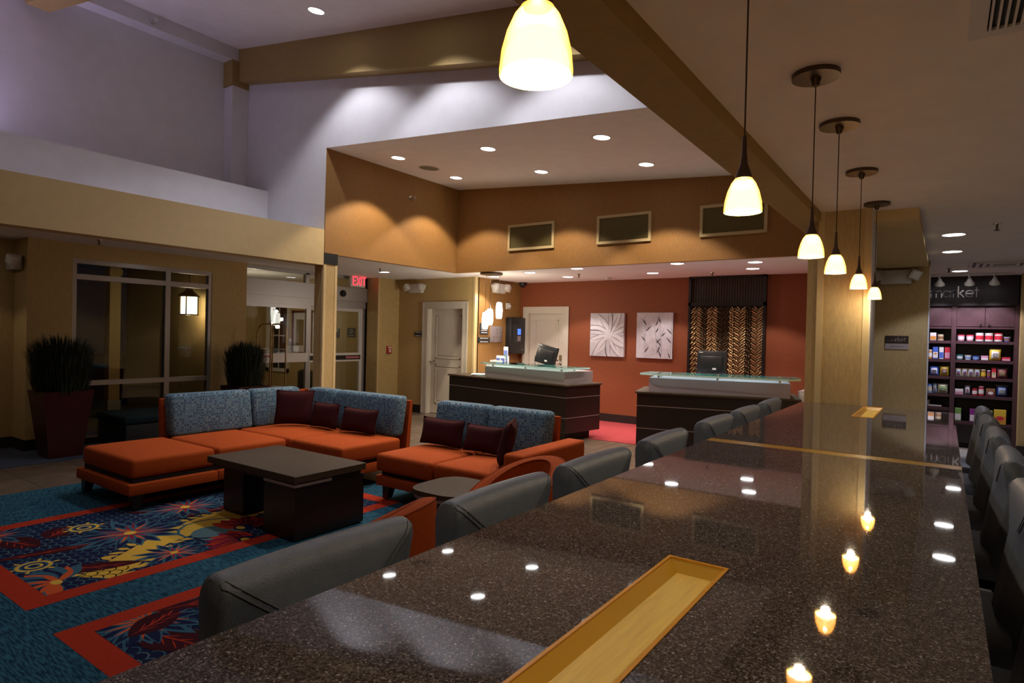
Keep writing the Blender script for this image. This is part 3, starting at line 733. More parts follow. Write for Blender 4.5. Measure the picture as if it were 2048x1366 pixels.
for r in range(4):
    for c_ in range(3):
        if (r,c_) in ((0,0),(1,0),(3,2)): continue
        b=B(); b.M=Matrix.Translation((-.10+c_*.10,-.025,.10-r*.075))@Matrix.Rotation(PI/2,4,'X'); b.lathe([(.016,0),(.014,.008),(0,.01)],10); b.build('button','chrome',t,50)
t=thing('wall_kiosk','tall black wall cabinet with small blue screen beside the orange-wall door','kiosk',(-7.1,10.17,1.56),PI/2)
B().rbox(-.29,-.14,-.36,.22,-.001,.36,.02).build('cabinet','black_plastic',t,40); bx(-.20,-.15,-.15,.17,-.14,.22).build('face','dark_sign',t)
bx(-.075,-.155,.02,.03,-.15,.135).build('screen','screen_blue',t); bx(-.075,-.155,-.11,.03,-.15,-.005).build('keypad','steel_panel',t)
b=B(); b.M=Matrix.Translation((.10,-.14,-.28))@Matrix.Rotation(PI/2,4,'X'); b.lathe([(.016,0),(.014,.012),(0,.014)],10); b.build('lock','chrome',t,50)
t=thing('wall_strobe','small white alarm strobe above the black kiosk','alarm',(-7.1,9.93,2.14),PI/2)
B().rbox(-.06,-.04,-.06,.06,-.001,.06,.008).build('base','white_plastic',t,40); B().rbox(-.03,-.07,-.025,.04,-.04,.025,.008).build('strobe','lens_plastic',t,40)
t=thing('dome_camera','black dome security camera in the corner above the orange-wall door','camera',(-6.98,10.28,C))
B().lathe([(0,-.10),(.04,-.09),(.065,-.06),(.075,-.02)],18,cap=False).build('dome','black_plastic',t,50); B().lathe([(.075,-.025),(.085,-.02),(.085,0)],18,cap=False).build('base','black_matte',t,50)

# ------------------------------------------------------------------ pictures and woven screen on the orange wall
def canvas(label,x0,x1,z0,z1,kind):
    t=thing('canvas_picture',label,'picture',((x0+x1)/2,10.4,z0),0,None); h=(x1-x0)/2; H=z1-z0
    B().box(-h,-.05,0,h,-.001,H).build('canvas','canvas_white',t)
    q=B()
    def leafp(cx,cz,a,L,W,m,bend=0,e=0):
        P=[]
        n=9
        for i in range(n+1):
            s=i/n; wv=W*math.sin(PI*min(1,s*1.02))**.8*(1-.35*s); P.append((s*L,wv))
        for i in range(n,-1,-1):
            s=i/n; wv=W*math.sin(PI*min(1,s*1.02))**.8*(1-.35*s); P.append((s*L,-wv))
        out=[]
        for u,v in P:
            v+=bend*(u/L)**2
            X=cx+u*math.cos(a)-v*math.sin(a); Z=cz+u*math.sin(a)+v*math.cos(a)
            out.append((max(-h+.002,min(h-.002,X)),max(.002,min(H-.002,Z))))
        y=-.0505-e*.0004
        q.add([(p[0],y,p[1]) for p in out],[(i,i+1,2*n+1-i-1,2*n+1-i) for i in range(n)],m)
    if kind=='flower':
        for k in range(12):
            a=2*PI*k/12+R.uniform(-.12,.12); L=.42+R.uniform(0,.22); bd=R.uniform(-.10,.10); wd=R.uniform(.075,.105)
            leafp(.05,H*.5,a-.03,L*1.04,wd*1.12,3 if k%3==0 else 1,bd,k); leafp(.05,H*.5,a,L,wd,2 if k%3 else 0,bd,k+.4)
            leafp(.05,H*.5,a+.02,L*.8,.010,1,bd*.7,k+.7); leafp(.05,H*.5,a+.10,L*.7,.008,0,bd*.7,k+.8)
        for k in range(9): leafp(.05,H*.5,2*PI*k/9,.13,.018,2,0,20+k)
    else:
        for x,tilt in ((-h*.55,.06),(h*.42,-.03),(h*.9,.05),(h*.2,-.08)):
            leafp(x,0,PI/2-tilt,H*.98,.006,1,.03,1)
            for k in range(4):
                z=.06+k*H*.23+R.uniform(-.06,.06); s=1 if R.random()>.45 else -1
                leafp(x+tilt*z,z,PI/2-s*R.uniform(.35,.8),R.uniform(.10,.17),.014,3,0,2+k*.1); leafp(x+tilt*z,z,PI/2-s*R.uniform(.2,.5),.19,.005,1,0,2+k*.1)
    tag(q.build('print',['canvas_white','canvas_grey','canvas_pale','canvas_dark'],t),kind='stuff')
canvas('grey canvas print of a large open flower on the orange wall',-5.465,-4.775,1.215,2.015,'flower')
canvas('grey canvas print of slender grass stems on the orange wall',-4.53,-3.86,1.215,2.025,'grass')
t=thing('woven_screen','tall dark woven wall screen with bronze braids behind the right desk','wall screen',(-2.955,10.4,0))
hw=.625
f=B()
for q in ((-hw,.9,-hw+.04,C),(hw-.04,.9,hw,C),(-hw,2.13,hw,2.19),(-hw,C-.03,hw,C),(-hw,.9,hw,.94)): f.box(q[0],-.09,q[1],q[2],-.001,q[3])
f.build('frame','espresso_wood',t); bx(-hw+.04,-.02,.94,hw-.04,-.002,C-.03).build('backing','woven_dark',t)
up=B()
for i in range(28):
    x=-hw+.05+i*(2*hw-.1)/27; up.box(x-.014,-.035,2.19,x+.014,-.02,C-.03)
tag(up.build('weave','woven_dark',t),kind='stuff')
for i in range(13):
    x=-hw+.085+i*(2*hw-.17)/12; br=B(); yaw=.6*math.sin(i*2.3+.6)
    for k in range(27):
        z=.95+k*.0435
        for s in (-1,1):
            br.M=Matrix.Translation((x+.019*s,-.052-.012*s*(-1)**k,z+.011*s))@Matrix.Rotation(yaw,4,'Z')@Matrix.Rotation(.80 if i%3 else -.80,4,'Y')@Matrix.Rotation(-.30,4,'X')
            br.rbox(-.034,-.014,-.0095,.034,.012,.0095,.007,2)
    br.M=Matrix.Identity(4); tag(br.build('braid','woven_bronze_shade' if i in (2,5,6,10) else 'woven_bronze_lit',t,60),kind='stuff')

# ------------------------------------------------------------------ the bar
BT=1.074
bar=thing('granite_bar','long brown granite bar with three gold inlay trays running away from the camera','bar',(0,0,0))
XL,XR,TX0,TX1=-.952,.072,-.502,-.368
def slab(y0,y1,t0,t1):
    b=B(); z0,z1=BT-.04,BT
    xs=[XL,TX0,TX1,XR]; ys=[y0,t0,t1,y1]
    def q(x0,ya,x1,yb): b.add([(x0,ya,z1),(x1,ya,z1),(x1,yb,z1),(x0,yb,z1),(x0,ya,z0),(x1,ya,z0),(x1,yb,z0),(x0,yb,z0)],[(0,1,2,3),(7,6,5,4)])
    for i in range(3):
        for j in range(3):
            if i==1 and j==1: continue
            if ys[j+1]-ys[j]<1e-4: continue
            q(xs[i],ys[j],xs[i+1],ys[j+1])
    r=.006
    def side(a,c):
        b.add([(a[0],a[1],z1),(c[0],c[1],z1),(c[0],c[1],z0),(a[0],a[1],z0)],[(0,1,2,3)])
    side((XL,y0),(XR,y0)); side((XR,y0),(XR,y1)); side((XR,y1),(XL,y1)); side((XL,y1),(XL,y0))
    side((TX0,t0),(TX1,t0)); side((TX1,t0),(TX1,t1)); side((TX1,t1),(TX0,t1)); side((TX0,t1),(TX0,t0))
    b.build('granite_slab','granite',bar,fix=False)
slab(.08,3.035,.36,1.362); slab(3.135,5.545,4.72,5.54)
for t0,t1 in ((.36,1.362),(4.72,5.54)):
    e=B(); w_=.007
    e.box(TX0,t0,BT-.03,TX0+w_,t1,BT+.002); e.box(TX1-w_,t0,BT-.03,TX1,t1,BT+.002); e.box(TX0+w_,t0,BT-.03,TX1-w_,t0+w_,BT+.002); e.box(TX0+w_,t1-w_,BT-.03,TX1-w_,t1,BT+.002)
    E_=e.build('inlay_tray','gold_resin_edge',bar)
    g=B(); d_=.022; a=TX0+w_; c=TX1-w_; p=t0+w_; q=t1-w_; zt=BT-.002; zb=BT-.024
    for (x0,y0),(x1,y1),(x2,y2),(x3,y3) in (((a,p),(a,q),(a+d_,q-d_),(a+d_,p+d_)),((c,q),(c,p),(c-d_,p+d_),(c-d_,q-d_)),((a,q),(c,q),(c-d_,q-d_),(a+d_,q-d_)),((c,p),(a,p),(a+d_,p+d_),(c-d_,p+d_))):
        g.add([(x0,y0,zt),(x1,y1,zt),(x2,y2,zb),(x3,y3,zb)],[(0,1,2,3)])
    g.build('tray_side','gold_resin_side',E_)
    bx(a+d_-.001,p+d_-.001,zb-.004,c-d_+.001,q-d_+.001,zb).build('tray_floor','gold_resin',E_)
bx(XL,3.0355,BT-.038,XR,3.1345,BT-.001).build('inlay_strip','gold_strip',bar)
for y in (.5,2.0,3.085,4.2,5.2): bx(-.50,y-.03,0,-.38,y+.03,BT-.041).build('pedestal','espresso_wood',bar)
bx(-.62,.3,.93,-.26,5.45,BT-.041).build('support_beam','espresso_wood',bar); bx(-.66,.3,0,-.22,5.45,.06).build('plinth','espresso_wood',bar)

# ---- bar stools with grey leather backs
def make_stool():
    t=thing('bar_stool','',"stool",(0,0,0),0,'grey leather bar stools along the granite bar')
    # back: +x faces the bar.  u across, v round the profile
    U=64; prof=[]
    for z in (.70,.85,.96,1.0,1.02,1.035,1.05,1.065,1.08): s=(z-.70)/.38; prof.append((.070-.060*s, z))          # inner face leaning back
    for k in range(1,8): a=PI*k/8; prof.append((-.035+.045*math.cos(a), 1.08+.046*math.sin(a)))
    for k in range(7): s=k/6; prof.append((-.082+.012*s, 1.08-.38*s))
    hw=.243
    def seam_u(z): return max(.25,min(.985,.985-.435*max(0,(1.117-z)/.087)))
    def shape(u,i):
        x,z=prof[i]; e=abs(u)
        c=.010*(1-u*u)
        y=hw*u
        inn=x>-.035
        xx=x-c
        if inn: xx-=.26*hw*max(0,e-seam_u(z))
        rnd=max(0,(e-.955)/.045); xx+=(-.035-x)*.12*rnd**2
        zz=z-(.006*rnd**2 if z>1.07 else 0)-.003*u*u*(1 if z>1.0 else 0)
        return (xx,y,zz)
    us=[-1+2*k/U for k in range(U+1)]; us=[math.copysign(abs(u)**.85,u) for u in us]
    P=[[shape(u,i) for i in range(len(prof))] for u in us]
    b=B(); b.grid(P,wrapv=True)
    n=len(prof); b.f.append(list(range(n))[::-1]); b.m.append(0); b.f.append([U*n+i for i in range(n)]); b.m.append(0)
    bk=b.build('backrest','grey_leather',t,50)
    # mitred seams: from each top corner down and inwards over the front face
    for s in (-1,1):
        for off in (-.009,.009):
            pts=[]
            for k in range(15):
                z=1.118-.105*(k/14)
                i0=0
                while i0<13 and prof[i0+1][1]<z: i0+=1
                nx=i0+1; fr=min(1,max(0,(z-prof[i0][1])/max(1e-6,prof[nx][1]-prof[i0][1])))
                u=s*min(.985,seam_u(z)+off/hw)
                p=Vector(shape(u,i0)).lerp(Vector(shape(u,nx)),fr); pts.append(p+Vector((.0004,0,.0004)))
            B().tube(pts,.0017,5).build('seam','grey_leather_seam',bk,80)
    B().rbox(-.06,-.225,.62,.36,.225,.72,.035,3,puff=.012).build('seat','grey_leather',t,50)
    B().box(-.08,-.20,.585,.34,.20,.622).build('seat_frame','espresso_wood',t)
    for sx in (0,1):
        for sy in (-1,1):
            x=-.055 if not sx else .315; y=sy*.185
            l=B(); l.tube([(x+(-.03 if not sx else .03),y*1.12,0),(x,y,.59)],[.016,.022],8); l.build('leg','espresso_wood',t,60)
    for q in ((( -.07,-.2,.22),(-.07,.2,.22)),((.33,-.2,.26),(.33,.2,.26)),((-.07,-.2,.24),(.33,-.2,.24)),((-.07,.2,.24),(.33,.2,.24))):
        B().tube(q,.011,8).build('footrest','chrome',t,60)
    B().box(-.085,-.20,.60,-.035,.20,.74).build('back_bracket','espresso_wood',t)
    return t
st0=make_stool(); learn(st0)
sl_=[(.842,'nearest on the lounge side of the bar'),(1.485,'second from the nearest on the lounge side'),(2.10,'third from the nearest on the lounge side'),(2.80,'fourth from the nearest on the lounge side'),
     (3.60,'fifth along the lounge side, just past the gold joint strip'),(4.27,'second from the far end on the lounge side'),(4.96,'last at the pillar end of the lounge side')]
for i,(y,lab) in enumerate(sl_):
    o=st0 if i==0 else dup(st0)
    o.location=(-1.035,y,0); o.rotation_euler=(0,0,R.uniform(-.02,.02)); o['label']='grey leather bar stool, '+lab
for y,lab in ((1.02,'at the bottom right corner on the aisle side'),(1.88,'nearest but one on the aisle side'),(2.50,'third from the nearest on the aisle side'),(3.35,'fourth from the nearest on the aisle side'),
     (4.16,'third from the far end on the aisle side'),(4.88,'second from the far end on the aisle side'),(5.56,'farthest on the aisle side before the market shelves')):
    dup(st0,(.205,y,0),PI+R.uniform(-.03,.03),'grey leather bar stool, '+lab)

# ------------------------------------------------------------------ rug with floral panels
rug=thing('area_rug','large teal rug with red framed floral panels under the seating','rug',(0,0,0))
bx(-6.95,-.9,0,-1.25,4.45,.012).build('field','rug_teal',rug)
def frame(x0,x1,y0,y1,w_):
    b=B(); z0,z1=.0121,.0135
    b.box(x0,y0,z0,x1,y0+w_,z1); b.box(x0,y1-w_,z0,x1,y1,z1); b.box(x0,y0+w_,z0,x0+w_,y1-w_,z1); b.box(x1-w_,y0+w_,z0,x1,y1-w_,z1)
    b.build('border','rug_red',rug); bx(x0+w_,y0+w_,z0,x1-w_,y1-w_,z1-.0006).build('panel','rug_navy',rug)
FR=[(-5.88,-4.04,1.225,4.05),(-3.63,-1.75,1.215,4.05)]
for q in FR: frame(*q,.135)
PM=['rug_navy','rug_blue','rug_grey','rug_red','rug_orange','rug_yellow','rug_wine','rug_crimson']
class Flat:
    def __init__(s): s.b=B(); s.z=.0132; s.clip=(0,0,0,0)
    def poly(s,pts,m):
        s.z+=.000002; x0,x1,y0,y1=s.clip
        # Sutherland-Hodgman clip to the panel
        def cl(P,ax,lim,sg):
            o=[]
            for i in range(len(P)):
                a,c=P[i-1],P[i]; ia=sg*(a[ax]-lim)<=0; ic=sg*(c[ax]-lim)<=0
                if ia!=ic:
                    t=(lim-a[ax])/(c[ax]-a[ax]); o.append((a[0]+(c[0]-a[0])*t,a[1]+(c[1]-a[1])*t))
                if ic: o.append(c)
            return o
        for ax,lim,sg in ((0,x0,-1),(0,x1,1),(1,y0,-1),(1,y1,1)):
            if pts: pts=cl(pts,ax,lim,sg)
        if len(pts)>2: s.b.add([(p[0],p[1],s.z) for p in pts],[list(range(len(pts)))],m)
    def petal(s,x,y,a,L,W,m,bend=0,tip=1.0):
        n=7; P=[]
        for side in (1,-1):
            rng=range(n+1) if side==1 else range(n-1,0,-1)
            for i in rng:
                t=i/n; wv=W*(math.sin(PI*t**tip))**.85; u=t*L; v=side*wv+bend*t*t
                P.append((x+u*math.cos(a)-v*math.sin(a),y+u*math.sin(a)+v*math.cos(a)))
        # split into convex-ish strips
        m_=len(P)
        for i in range(n):
            p=[P[i],P[i+1],P[(m_-i-1)%m_],P[(m_-i)%m_]]
            q=[p[0]]
            for w_ in p[1:]:
                if math.hypot(w_[0]-q[-1][0],w_[1]-q[-1][1])>1e-6 and math.hypot(w_[0]-q[0][0],w_[1]-q[0][1])>1e-6: q.append(w_)
            if len(q)>2:
                z=s.z; s.poly(q,m); s.z=z
        s.z+=.000002
    def disc(s,x,y,r,m,ry=None,n=12): s.poly([(x+r*math.cos(2*PI*i/n),y+(ry or r)*math.sin(2*PI*i/n)) for i in range(n)],m)
    def ring(s,x,y,r,w_,m,n=14,a0=0,a1=2*PI):
        for i in range(n):
            a,c=a0+(a1-a0)*i/n,a0+(a1-a0)*(i+1)/n; z=s.z
            s.poly([(x+r*math.cos(a),y+r*math.sin(a)),(x+r*math.cos(c),y+r*math.sin(c)),(x+(r-w_)*math.cos(c),y+(r-w_)*math.sin(c)),(x+(r-w_)*math.cos(a),y+(r-w_)*math.sin(a))],m); s.z=z
    def dahlia(s,x,y,r,outer,mid,inner,core,n=17):
        for k in range(n):
            a=2*PI*(k+.5)/n+R.uniform(-.08,.08); s.petal(x,y,a,r*R.uniform(.95,1.2),r*.15,1,tip=.8)
            s.petal(x,y,a,r*R.uniform(.85,1.05),r*.105,outer,tip=.8)
        for k in range(n):
            a=2*PI*k/n+R.uniform(-.1,.1); s.petal(x,y,a,r*R.uniform(.6,.85),r*.075,1,R.uniform(-.02,.02),tip=.8); s.petal(x,y,a,r*R.uniform(.5,.8),r*.034,mid if k%3 else inner,tip=.8)
        for k in range(7): s.petal(x,y,2*PI*k/7+.2,r*.28,r*.04,inner if k%2 else mid,tip=.8)
        s.disc(x,y,r*.12,core)
    def scales(s,x0,x1,y0,y1,d):
        j=0; y=y0
        while y<y1:
            x=x0+(d/2 if j%2 else 0)
            while x<x1:
                s.ring(x,y,d*.55,d*.09,1 if R.random()<.7 else 2,8,-.2,PI+.2); x+=d
            y+=d*.62; j+=1
    def leaf(s,x,y,a,L,W,m,vein=3):
        s.petal(x,y,a,L,W,m,.03); s.petal(x+.02*math.cos(a),y+.02*math.sin(a),a,L*.85,.006,vein,.03)
        for k in range(4):
            t=.2+.17*k
            for sd in (-1,1): s.petal(x+L*t*math.cos(a),y+L*t*math.sin(a),a+sd*.5,W*.9,.004,vein)
F=Flat()
def panel(q,flip=False):
    x0,x1,y0,y1=q; F.clip=(x0+.135,x1-.135,y0+.135,y1-.135)
    F.scales(x0+.1,x1,y0+.1,y1,.085)
    ox=x0+5.88; oy=y0-1.225
    T=lambda x,y:(x+ox,y+oy)
    # the yellow river with ragged edges
    band=[((-4.16,1.70),(-4.34,1.58)),((-4.25,1.88),(-4.44,1.74)),((-4.40,2.02),(-4.56,1.92)),((-4.54,2.22),(-4.70,2.12)),((-4.60,2.45),(-4.84,2.34)),((-4.66,2.70),(-4.95,2.62)),((-4.72,3.0),(-5.0,2.9)),((-4.70,3.35),(-5.15,3.2)),((-4.9,3.8),(-5.2,3.7))]
    for (a,b_),(c,d_) in zip(band[:-1],band[1:]): F.poly([T(*a),T(*c),T(*d_),T(*b_)],5)
    for (a,b_),(c,d_) in zip(band[:-1],band[1:]):
        for k in range(3):
            t=k/3+R.uniform(0,.2)
            for P0,P1,s in ((a,c,1),(b_,d_,-1)):
                x,y=P0[0]+(P1[0]-P0[0])*t,P0[1]+(P1[1]-P0[1])*t; F.petal(*T(x,y),(.15 if s>0 else PI-.2)+R.uniform(-.5,.5)+.9,.10,.022,5)
    for x,y,a,L,W in ((-5.62,1.5,.2,.5,.12),(-5.30,1.72,2.2,.30,.12),(-4.62,1.42,1.0,.62,.085),(-5.05,1.30,1.35,.85,.06),(-5.55,2.35,1.0,.7,.10),(-5.1,2.55,1.5,.6,.07),(-5.5,3.2,1.2,.6,.1)): F.leaf(*T(x,y),a,L,W,6)
    F.dahlia(*T(-4.98,2.15),.36,0,7,4,5); F.dahlia(*T(-5.63,1.52),.24,0,7,4,5,13); F.dahlia(*T(-5.35,2.75),.34,0,7,4,5); F.dahlia(*T(-4.32,2.15),.22,0,4,7,5,13)
    F.dahlia(*T(-5.2,3.45),.3,0,7,4,5)
    # lily by the near corner with orange curls
    x,y=T(-4.35,1.47)
    for k in range(9):
        a=2.4+k*.42; F.petal(x,y,a,.30,.06,1); F.petal(x,y,a,.27,.045,0 if k%2 else 4,.06)
    for k in range(5): F.petal(x,y,2.2+k*.75,.17,.022,4,.05)
    F.disc(x,y,.045,5,.03)
    for x,y in ((-4.75,1.48),(-5.37,1.99)):
        x,y=T(x,y); F.disc(x,y,.11,1); F.ring(x,y,.10,.022,5); F.ring(x,y,.065,.012,0); F.ring(x,y,.05,.016,5); F.disc(x,y,.022,0)
        for k in range(12): F.petal(x+.1*math.cos(k*.52),y+.1*math.sin(k*.52),k*.52,.045,.012,5 if k%2 else 1)
    # two poppies
    F.ring(*T(-4.62,2.6),.26,.02,1); F.disc(*T(-4.50,2.55),.19,2,.17)
    for x,y,a in ((-4.46,2.75,2.6),(-4.18,2.62,4.0)):
        x,y=T(x,y)
        for k in range(7): F.petal(x,y,a+(k-3)*.30,.30,.075,7 if k%2 else 3,tip=.7)
        for k in range(9): F.petal(x,y,a+(k-4)*.22,.24,.008,6)
        F.disc(x,y,.075,0); F.disc(x-.01,y-.02,.045,5,.03)
panel(FR[0]); panel(FR[1])
# the near panel's own large flower
F.dahlia(-3.42,1.56,.30,0,4,4,5,15); F.leaf(-3.30,1.42,1.9,.35,.10,6); F.leaf(-3.5,1.62,1.2,.9,.09,6)
tag(F.b.build('floral_pattern',PM,rug,fix=False),kind='stuff')

# ------------------------------------------------------------------ sofas, tables, chairs
RZ=.024
def blocks(t,leg_xy,h=.15):
    for x,y,dx,dy in leg_xy:
        b=B(); b.add([(x-.03+dx,y-.03+dy,RZ),(x+.03+dx,y-.03+dy,RZ),(x+.03+dx,y+.03+dy,RZ),(x-.03+dx,y+.03+dy,RZ),(x-.045,y-.045,h),(x+.045,y-.045,h),(x+.045,y+.045,h),(x-.045,y+.045,h)],
            [(0,3,2,1),(4,5,6,7),(0,1,5,4),(1,2,6,5),(2,3,7,6),(3,0,4,7)]); b.build('leg','espresso_wood',t)
sec=thing('sectional_sofa','L-shaped orange sectional sofa with blue dotted backs and a backless ottoman end','sofa',(0,0,0))
B().rbox(-6.57,2.36,.15,-5.50,3.13,.245,.012,2).build('base','orange_fabric',sec,40)
B().rbox(-6.70,3.132,.15,-5.50,4.93,.245,.012,2).build('base','orange_fabric',sec,40); B().rbox(-5.498,3.88,.15,-4.69,4.93,.245,.012,2).build('base','orange_fabric',sec,40)
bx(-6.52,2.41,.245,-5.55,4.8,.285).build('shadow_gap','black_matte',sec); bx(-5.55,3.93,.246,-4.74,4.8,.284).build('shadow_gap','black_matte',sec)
for q in ((-6.52,2.39,-5.53,3.115),(-6.45,3.135,-5.52,3.87),(-6.45,3.89,-5.50,4.68),(-5.48,3.88,-4.69,4.68)):
    B().rbox(q[0],q[1],.285,q[2],q[3],.45,.035,3,puff=.018).build('seat_cushion','orange_fabric',sec,50)
def backc(t,x0,x1,y,z0=.44,z1=.875,th=.17,lean=.07,face='y'):
    b=B()
    # cushion leaning: built along x, facing -y
    bm=bmesh.new(); bmesh.ops.create_cube(bm,size=1)
    for v in bm.verts: v.co=Vector((v.co.x*(x1-x0),v.co.y*th,v.co.z*(z1-z0)))
    bmesh.ops.bevel(bm,geom=bm.edges[:],offset=.045,segments=3,affect='EDGES',profile=.5)
    for v in bm.verts: v.co.y+=lean*(v.co.z/(z1-z0)+.5)
    if face=='y': bmesh.ops.translate(bm,verts=bm.verts,vec=((x0+x1)/2,y+th/2,(z0+z1)/2))
    else:
        bmesh.ops.rotate(bm,verts=bm.verts,cent=(0,0,0),matrix=Matrix.Rotation(PI/2,3,'Z'))
        bmesh.ops.translate(bm,verts=bm.verts,vec=(y-th/2,(x0+x1)/2,(z0+z1)/2))
    b.bm(bm); return b.build('back_cushion','blue_dotted_fabric',t,50)
backc(sec,3.16,4.06,-6.41,face='x'); backc(sec,4.075,4.72,-6.41,face='x')
backc(sec,-6.36,-5.86,4.66); backc(sec,-5.845,-4.80,4.66)
def shell(t,poly,a,b_,ax): 
    q=B(); q.prism(poly,a,b_,ax=ax); return q.build('back_shell','orange_fabric',t)
shell(sec,[(-6.66,.15),(-6.60,.15),(-6.655,.82),(-6.70,.82)],3.145,4.93,'y')
shell(sec,[(4.85,.15),(4.91,.15),(4.955,.82),(4.915,.82)],-6.70,-4.80,'x')
blocks(sec,((-6.5,2.44,-.02,-.01),(-5.6,2.46,.015,-.01),(-4.78,3.96,.015,-.01),(-4.78,4.85,.015,.01),(-6.62,4.85,-.015,.01),(-6.6,3.3,-.015,0)))
lov=thing('loveseat','two-seat orange loveseat with blue dotted back and one right arm','sofa',(0,0,0))
B().rbox(-4.29,3.96,.15,-2.85,4.96,.245,.012,2).build('base','orange_fabric',lov,40)
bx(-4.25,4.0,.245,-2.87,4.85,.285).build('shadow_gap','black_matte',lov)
for a,c in ((-4.28,-3.585),(-3.565,-2.855)): B().rbox(a,3.94,.285,c,4.70,.45,.035,3,puff=.018).build('seat_cushion','orange_fabric',lov,50)
backc(lov,-4.27,-3.61,4.68); backc(lov,-3.595,-2.92,4.68)
shell(lov,[(4.87,.15),(4.93,.15),(4.975,.82),(4.935,.82)],-4.29,-2.91,'x')
B().rbox(-2.845,3.96,.15,-2.655,4.99,.63,.03,3).build('arm','orange_fabric',lov,40)
blocks(lov,((-4.2,4.05,-.015,-.01),(-2.75,4.05,.015,-.01),(-4.2,4.9,-.015,.01),(-2.75,4.9,.015,.01)))
def pillow(loc,w_,h_,d_,rz,tilt,label,roll=0):
    t=thing('throw_pillow',label,'pillow',loc,0,'burgundy throw pillows')
    b=B(); n=12; P=[];Q=[]
    M=Matrix.Rotation(rz,4,'Z')@Matrix.Rotation(-tilt,4,'X')@Matrix.Rotation(roll,4,'Y'); b.M=M
    for side in (1,-1):
        G=[]
        for i in range(n+1):
            row=[]
            for j in range(n+1):
                u,v=2*i/n-1,2*j/n-1
                th=(max(0,1-u**4)*max(0,1-v**4))**.55
                pin=1-.07*(1-abs(u)**2)*(abs(v)>.99)-.0
                kx=1-.06*(1-v*v)*0; x=u*w_/2*(1-.06*(1-v*v)*abs(u)); z=v*h_/2*(1-.08*(1-u*u)*abs(v))
                row.append((x,side*-d_/2*th,z+h_/2))
            G.append(row)
        b.grid(G)
    bm=bmesh.new(); me=bpy.data.meshes.new('p'); me.from_pydata([tuple(v) for v in b.v],[],b.f); bm.from_mesh(me); bmesh.ops.remove_doubles(bm,verts=bm.verts,dist=.0005)
    c=B(); c.bm(bm); c.build('cover','burgundy_fabric',t,60)
    ed=[]
    for k in range(4*n):
        s,f=divmod(k,n); f=2*f/n-1
        u,v={0:(f,-1),1:(1,f),2:(-f,1),3:(-1,-f)}[s]
        x=u*w_/2*(1-.06*(1-v*v)*abs(u)); z=v*h_/2*(1-.08*(1-u*u)*abs(v)); ed.append(M@Vector((x,0,z+h_/2)))
    B().tube(ed,.005,5,closed=True).build('piping','burgundy_fabric',t,60)
    return t
pillow((-6.12,4.36,.478),.44,.40,.14,.62,.20,'square burgundy pillow in the corner of the sectional sofa')
pillow((-5.73,4.48,.476),.42,.28,.13,.05,.20,'burgundy pillow half hidden beside the square corner pillow',.0)
pillow((-5.18,4.50,.478),.54,.26,.14,.02,.22,'long burgundy lumbar pillow on the right end of the sectional')
pillow((-4.0,4.52,.478),.54,.26,.14,.0,.20,'long burgundy lumbar pillow on the loveseat left seat')
pillow((-3.47,4.50,.478),.47,.25,.14,-.04,.24,'long burgundy lumbar pillow on the loveseat right seat')
pillow((-3.06,4.25,.476),.40,.38,.12,-1.05,.24,'square burgundy pillow propped against the loveseat arm',.0)

ct_=thing('coffee_table','rectangular dark wood coffee table with steel edge band on a block base','coffee table',(0,0,0))
B().rbox(-5.03,2.76,.445,-3.84,3.44,.50,.004,1).build('tabletop','walnut_top',ct_)
bx(-4.235,2.775,RZ,-3.85,3.425,.4155).build('base_block','espresso_wood',ct_); bx(-5.01,2.90,RZ,-4.72,3.42,.415).build('base_block','espresso_wood',ct_)
bx(-5.0,2.80,.415,-3.87,3.41,.446).build('apron','espresso_wood',ct_)
b=B(); b.box(-4.235,2.768,.415,-3.846,2.785,.435); b.box(-3.862,2.785,.415,-3.846,3.10,.435); b.build('edge_band','steel_panel',ct_)
sd=thing('side_table','rounded dark wood side table with metal rim before the loveseat arm','side table',(-2.88,3.42,0))
sq=[(.25*math.copysign(abs(math.cos(a))**.6,math.cos(a)),.27*math.copysign(abs(math.sin(a))**.6,math.sin(a))) for a in [2*PI*k/36 for k in range(36)]]
B().prism(sq,.43,.465).build('tabletop','walnut_top',sd,30); B().prism([(x*.97,y*.97) for x,y in sq],.405,.43).build('rim','steel_panel',sd,30)
B().prism([(x*.9,y*.9) for x,y in sq],.06,.405).build('body','espresso_wood',sd,30); B().prism([(x*.8,y*.8) for x,y in sq],RZ,.06).build('plinth','black_matte',sd,30)
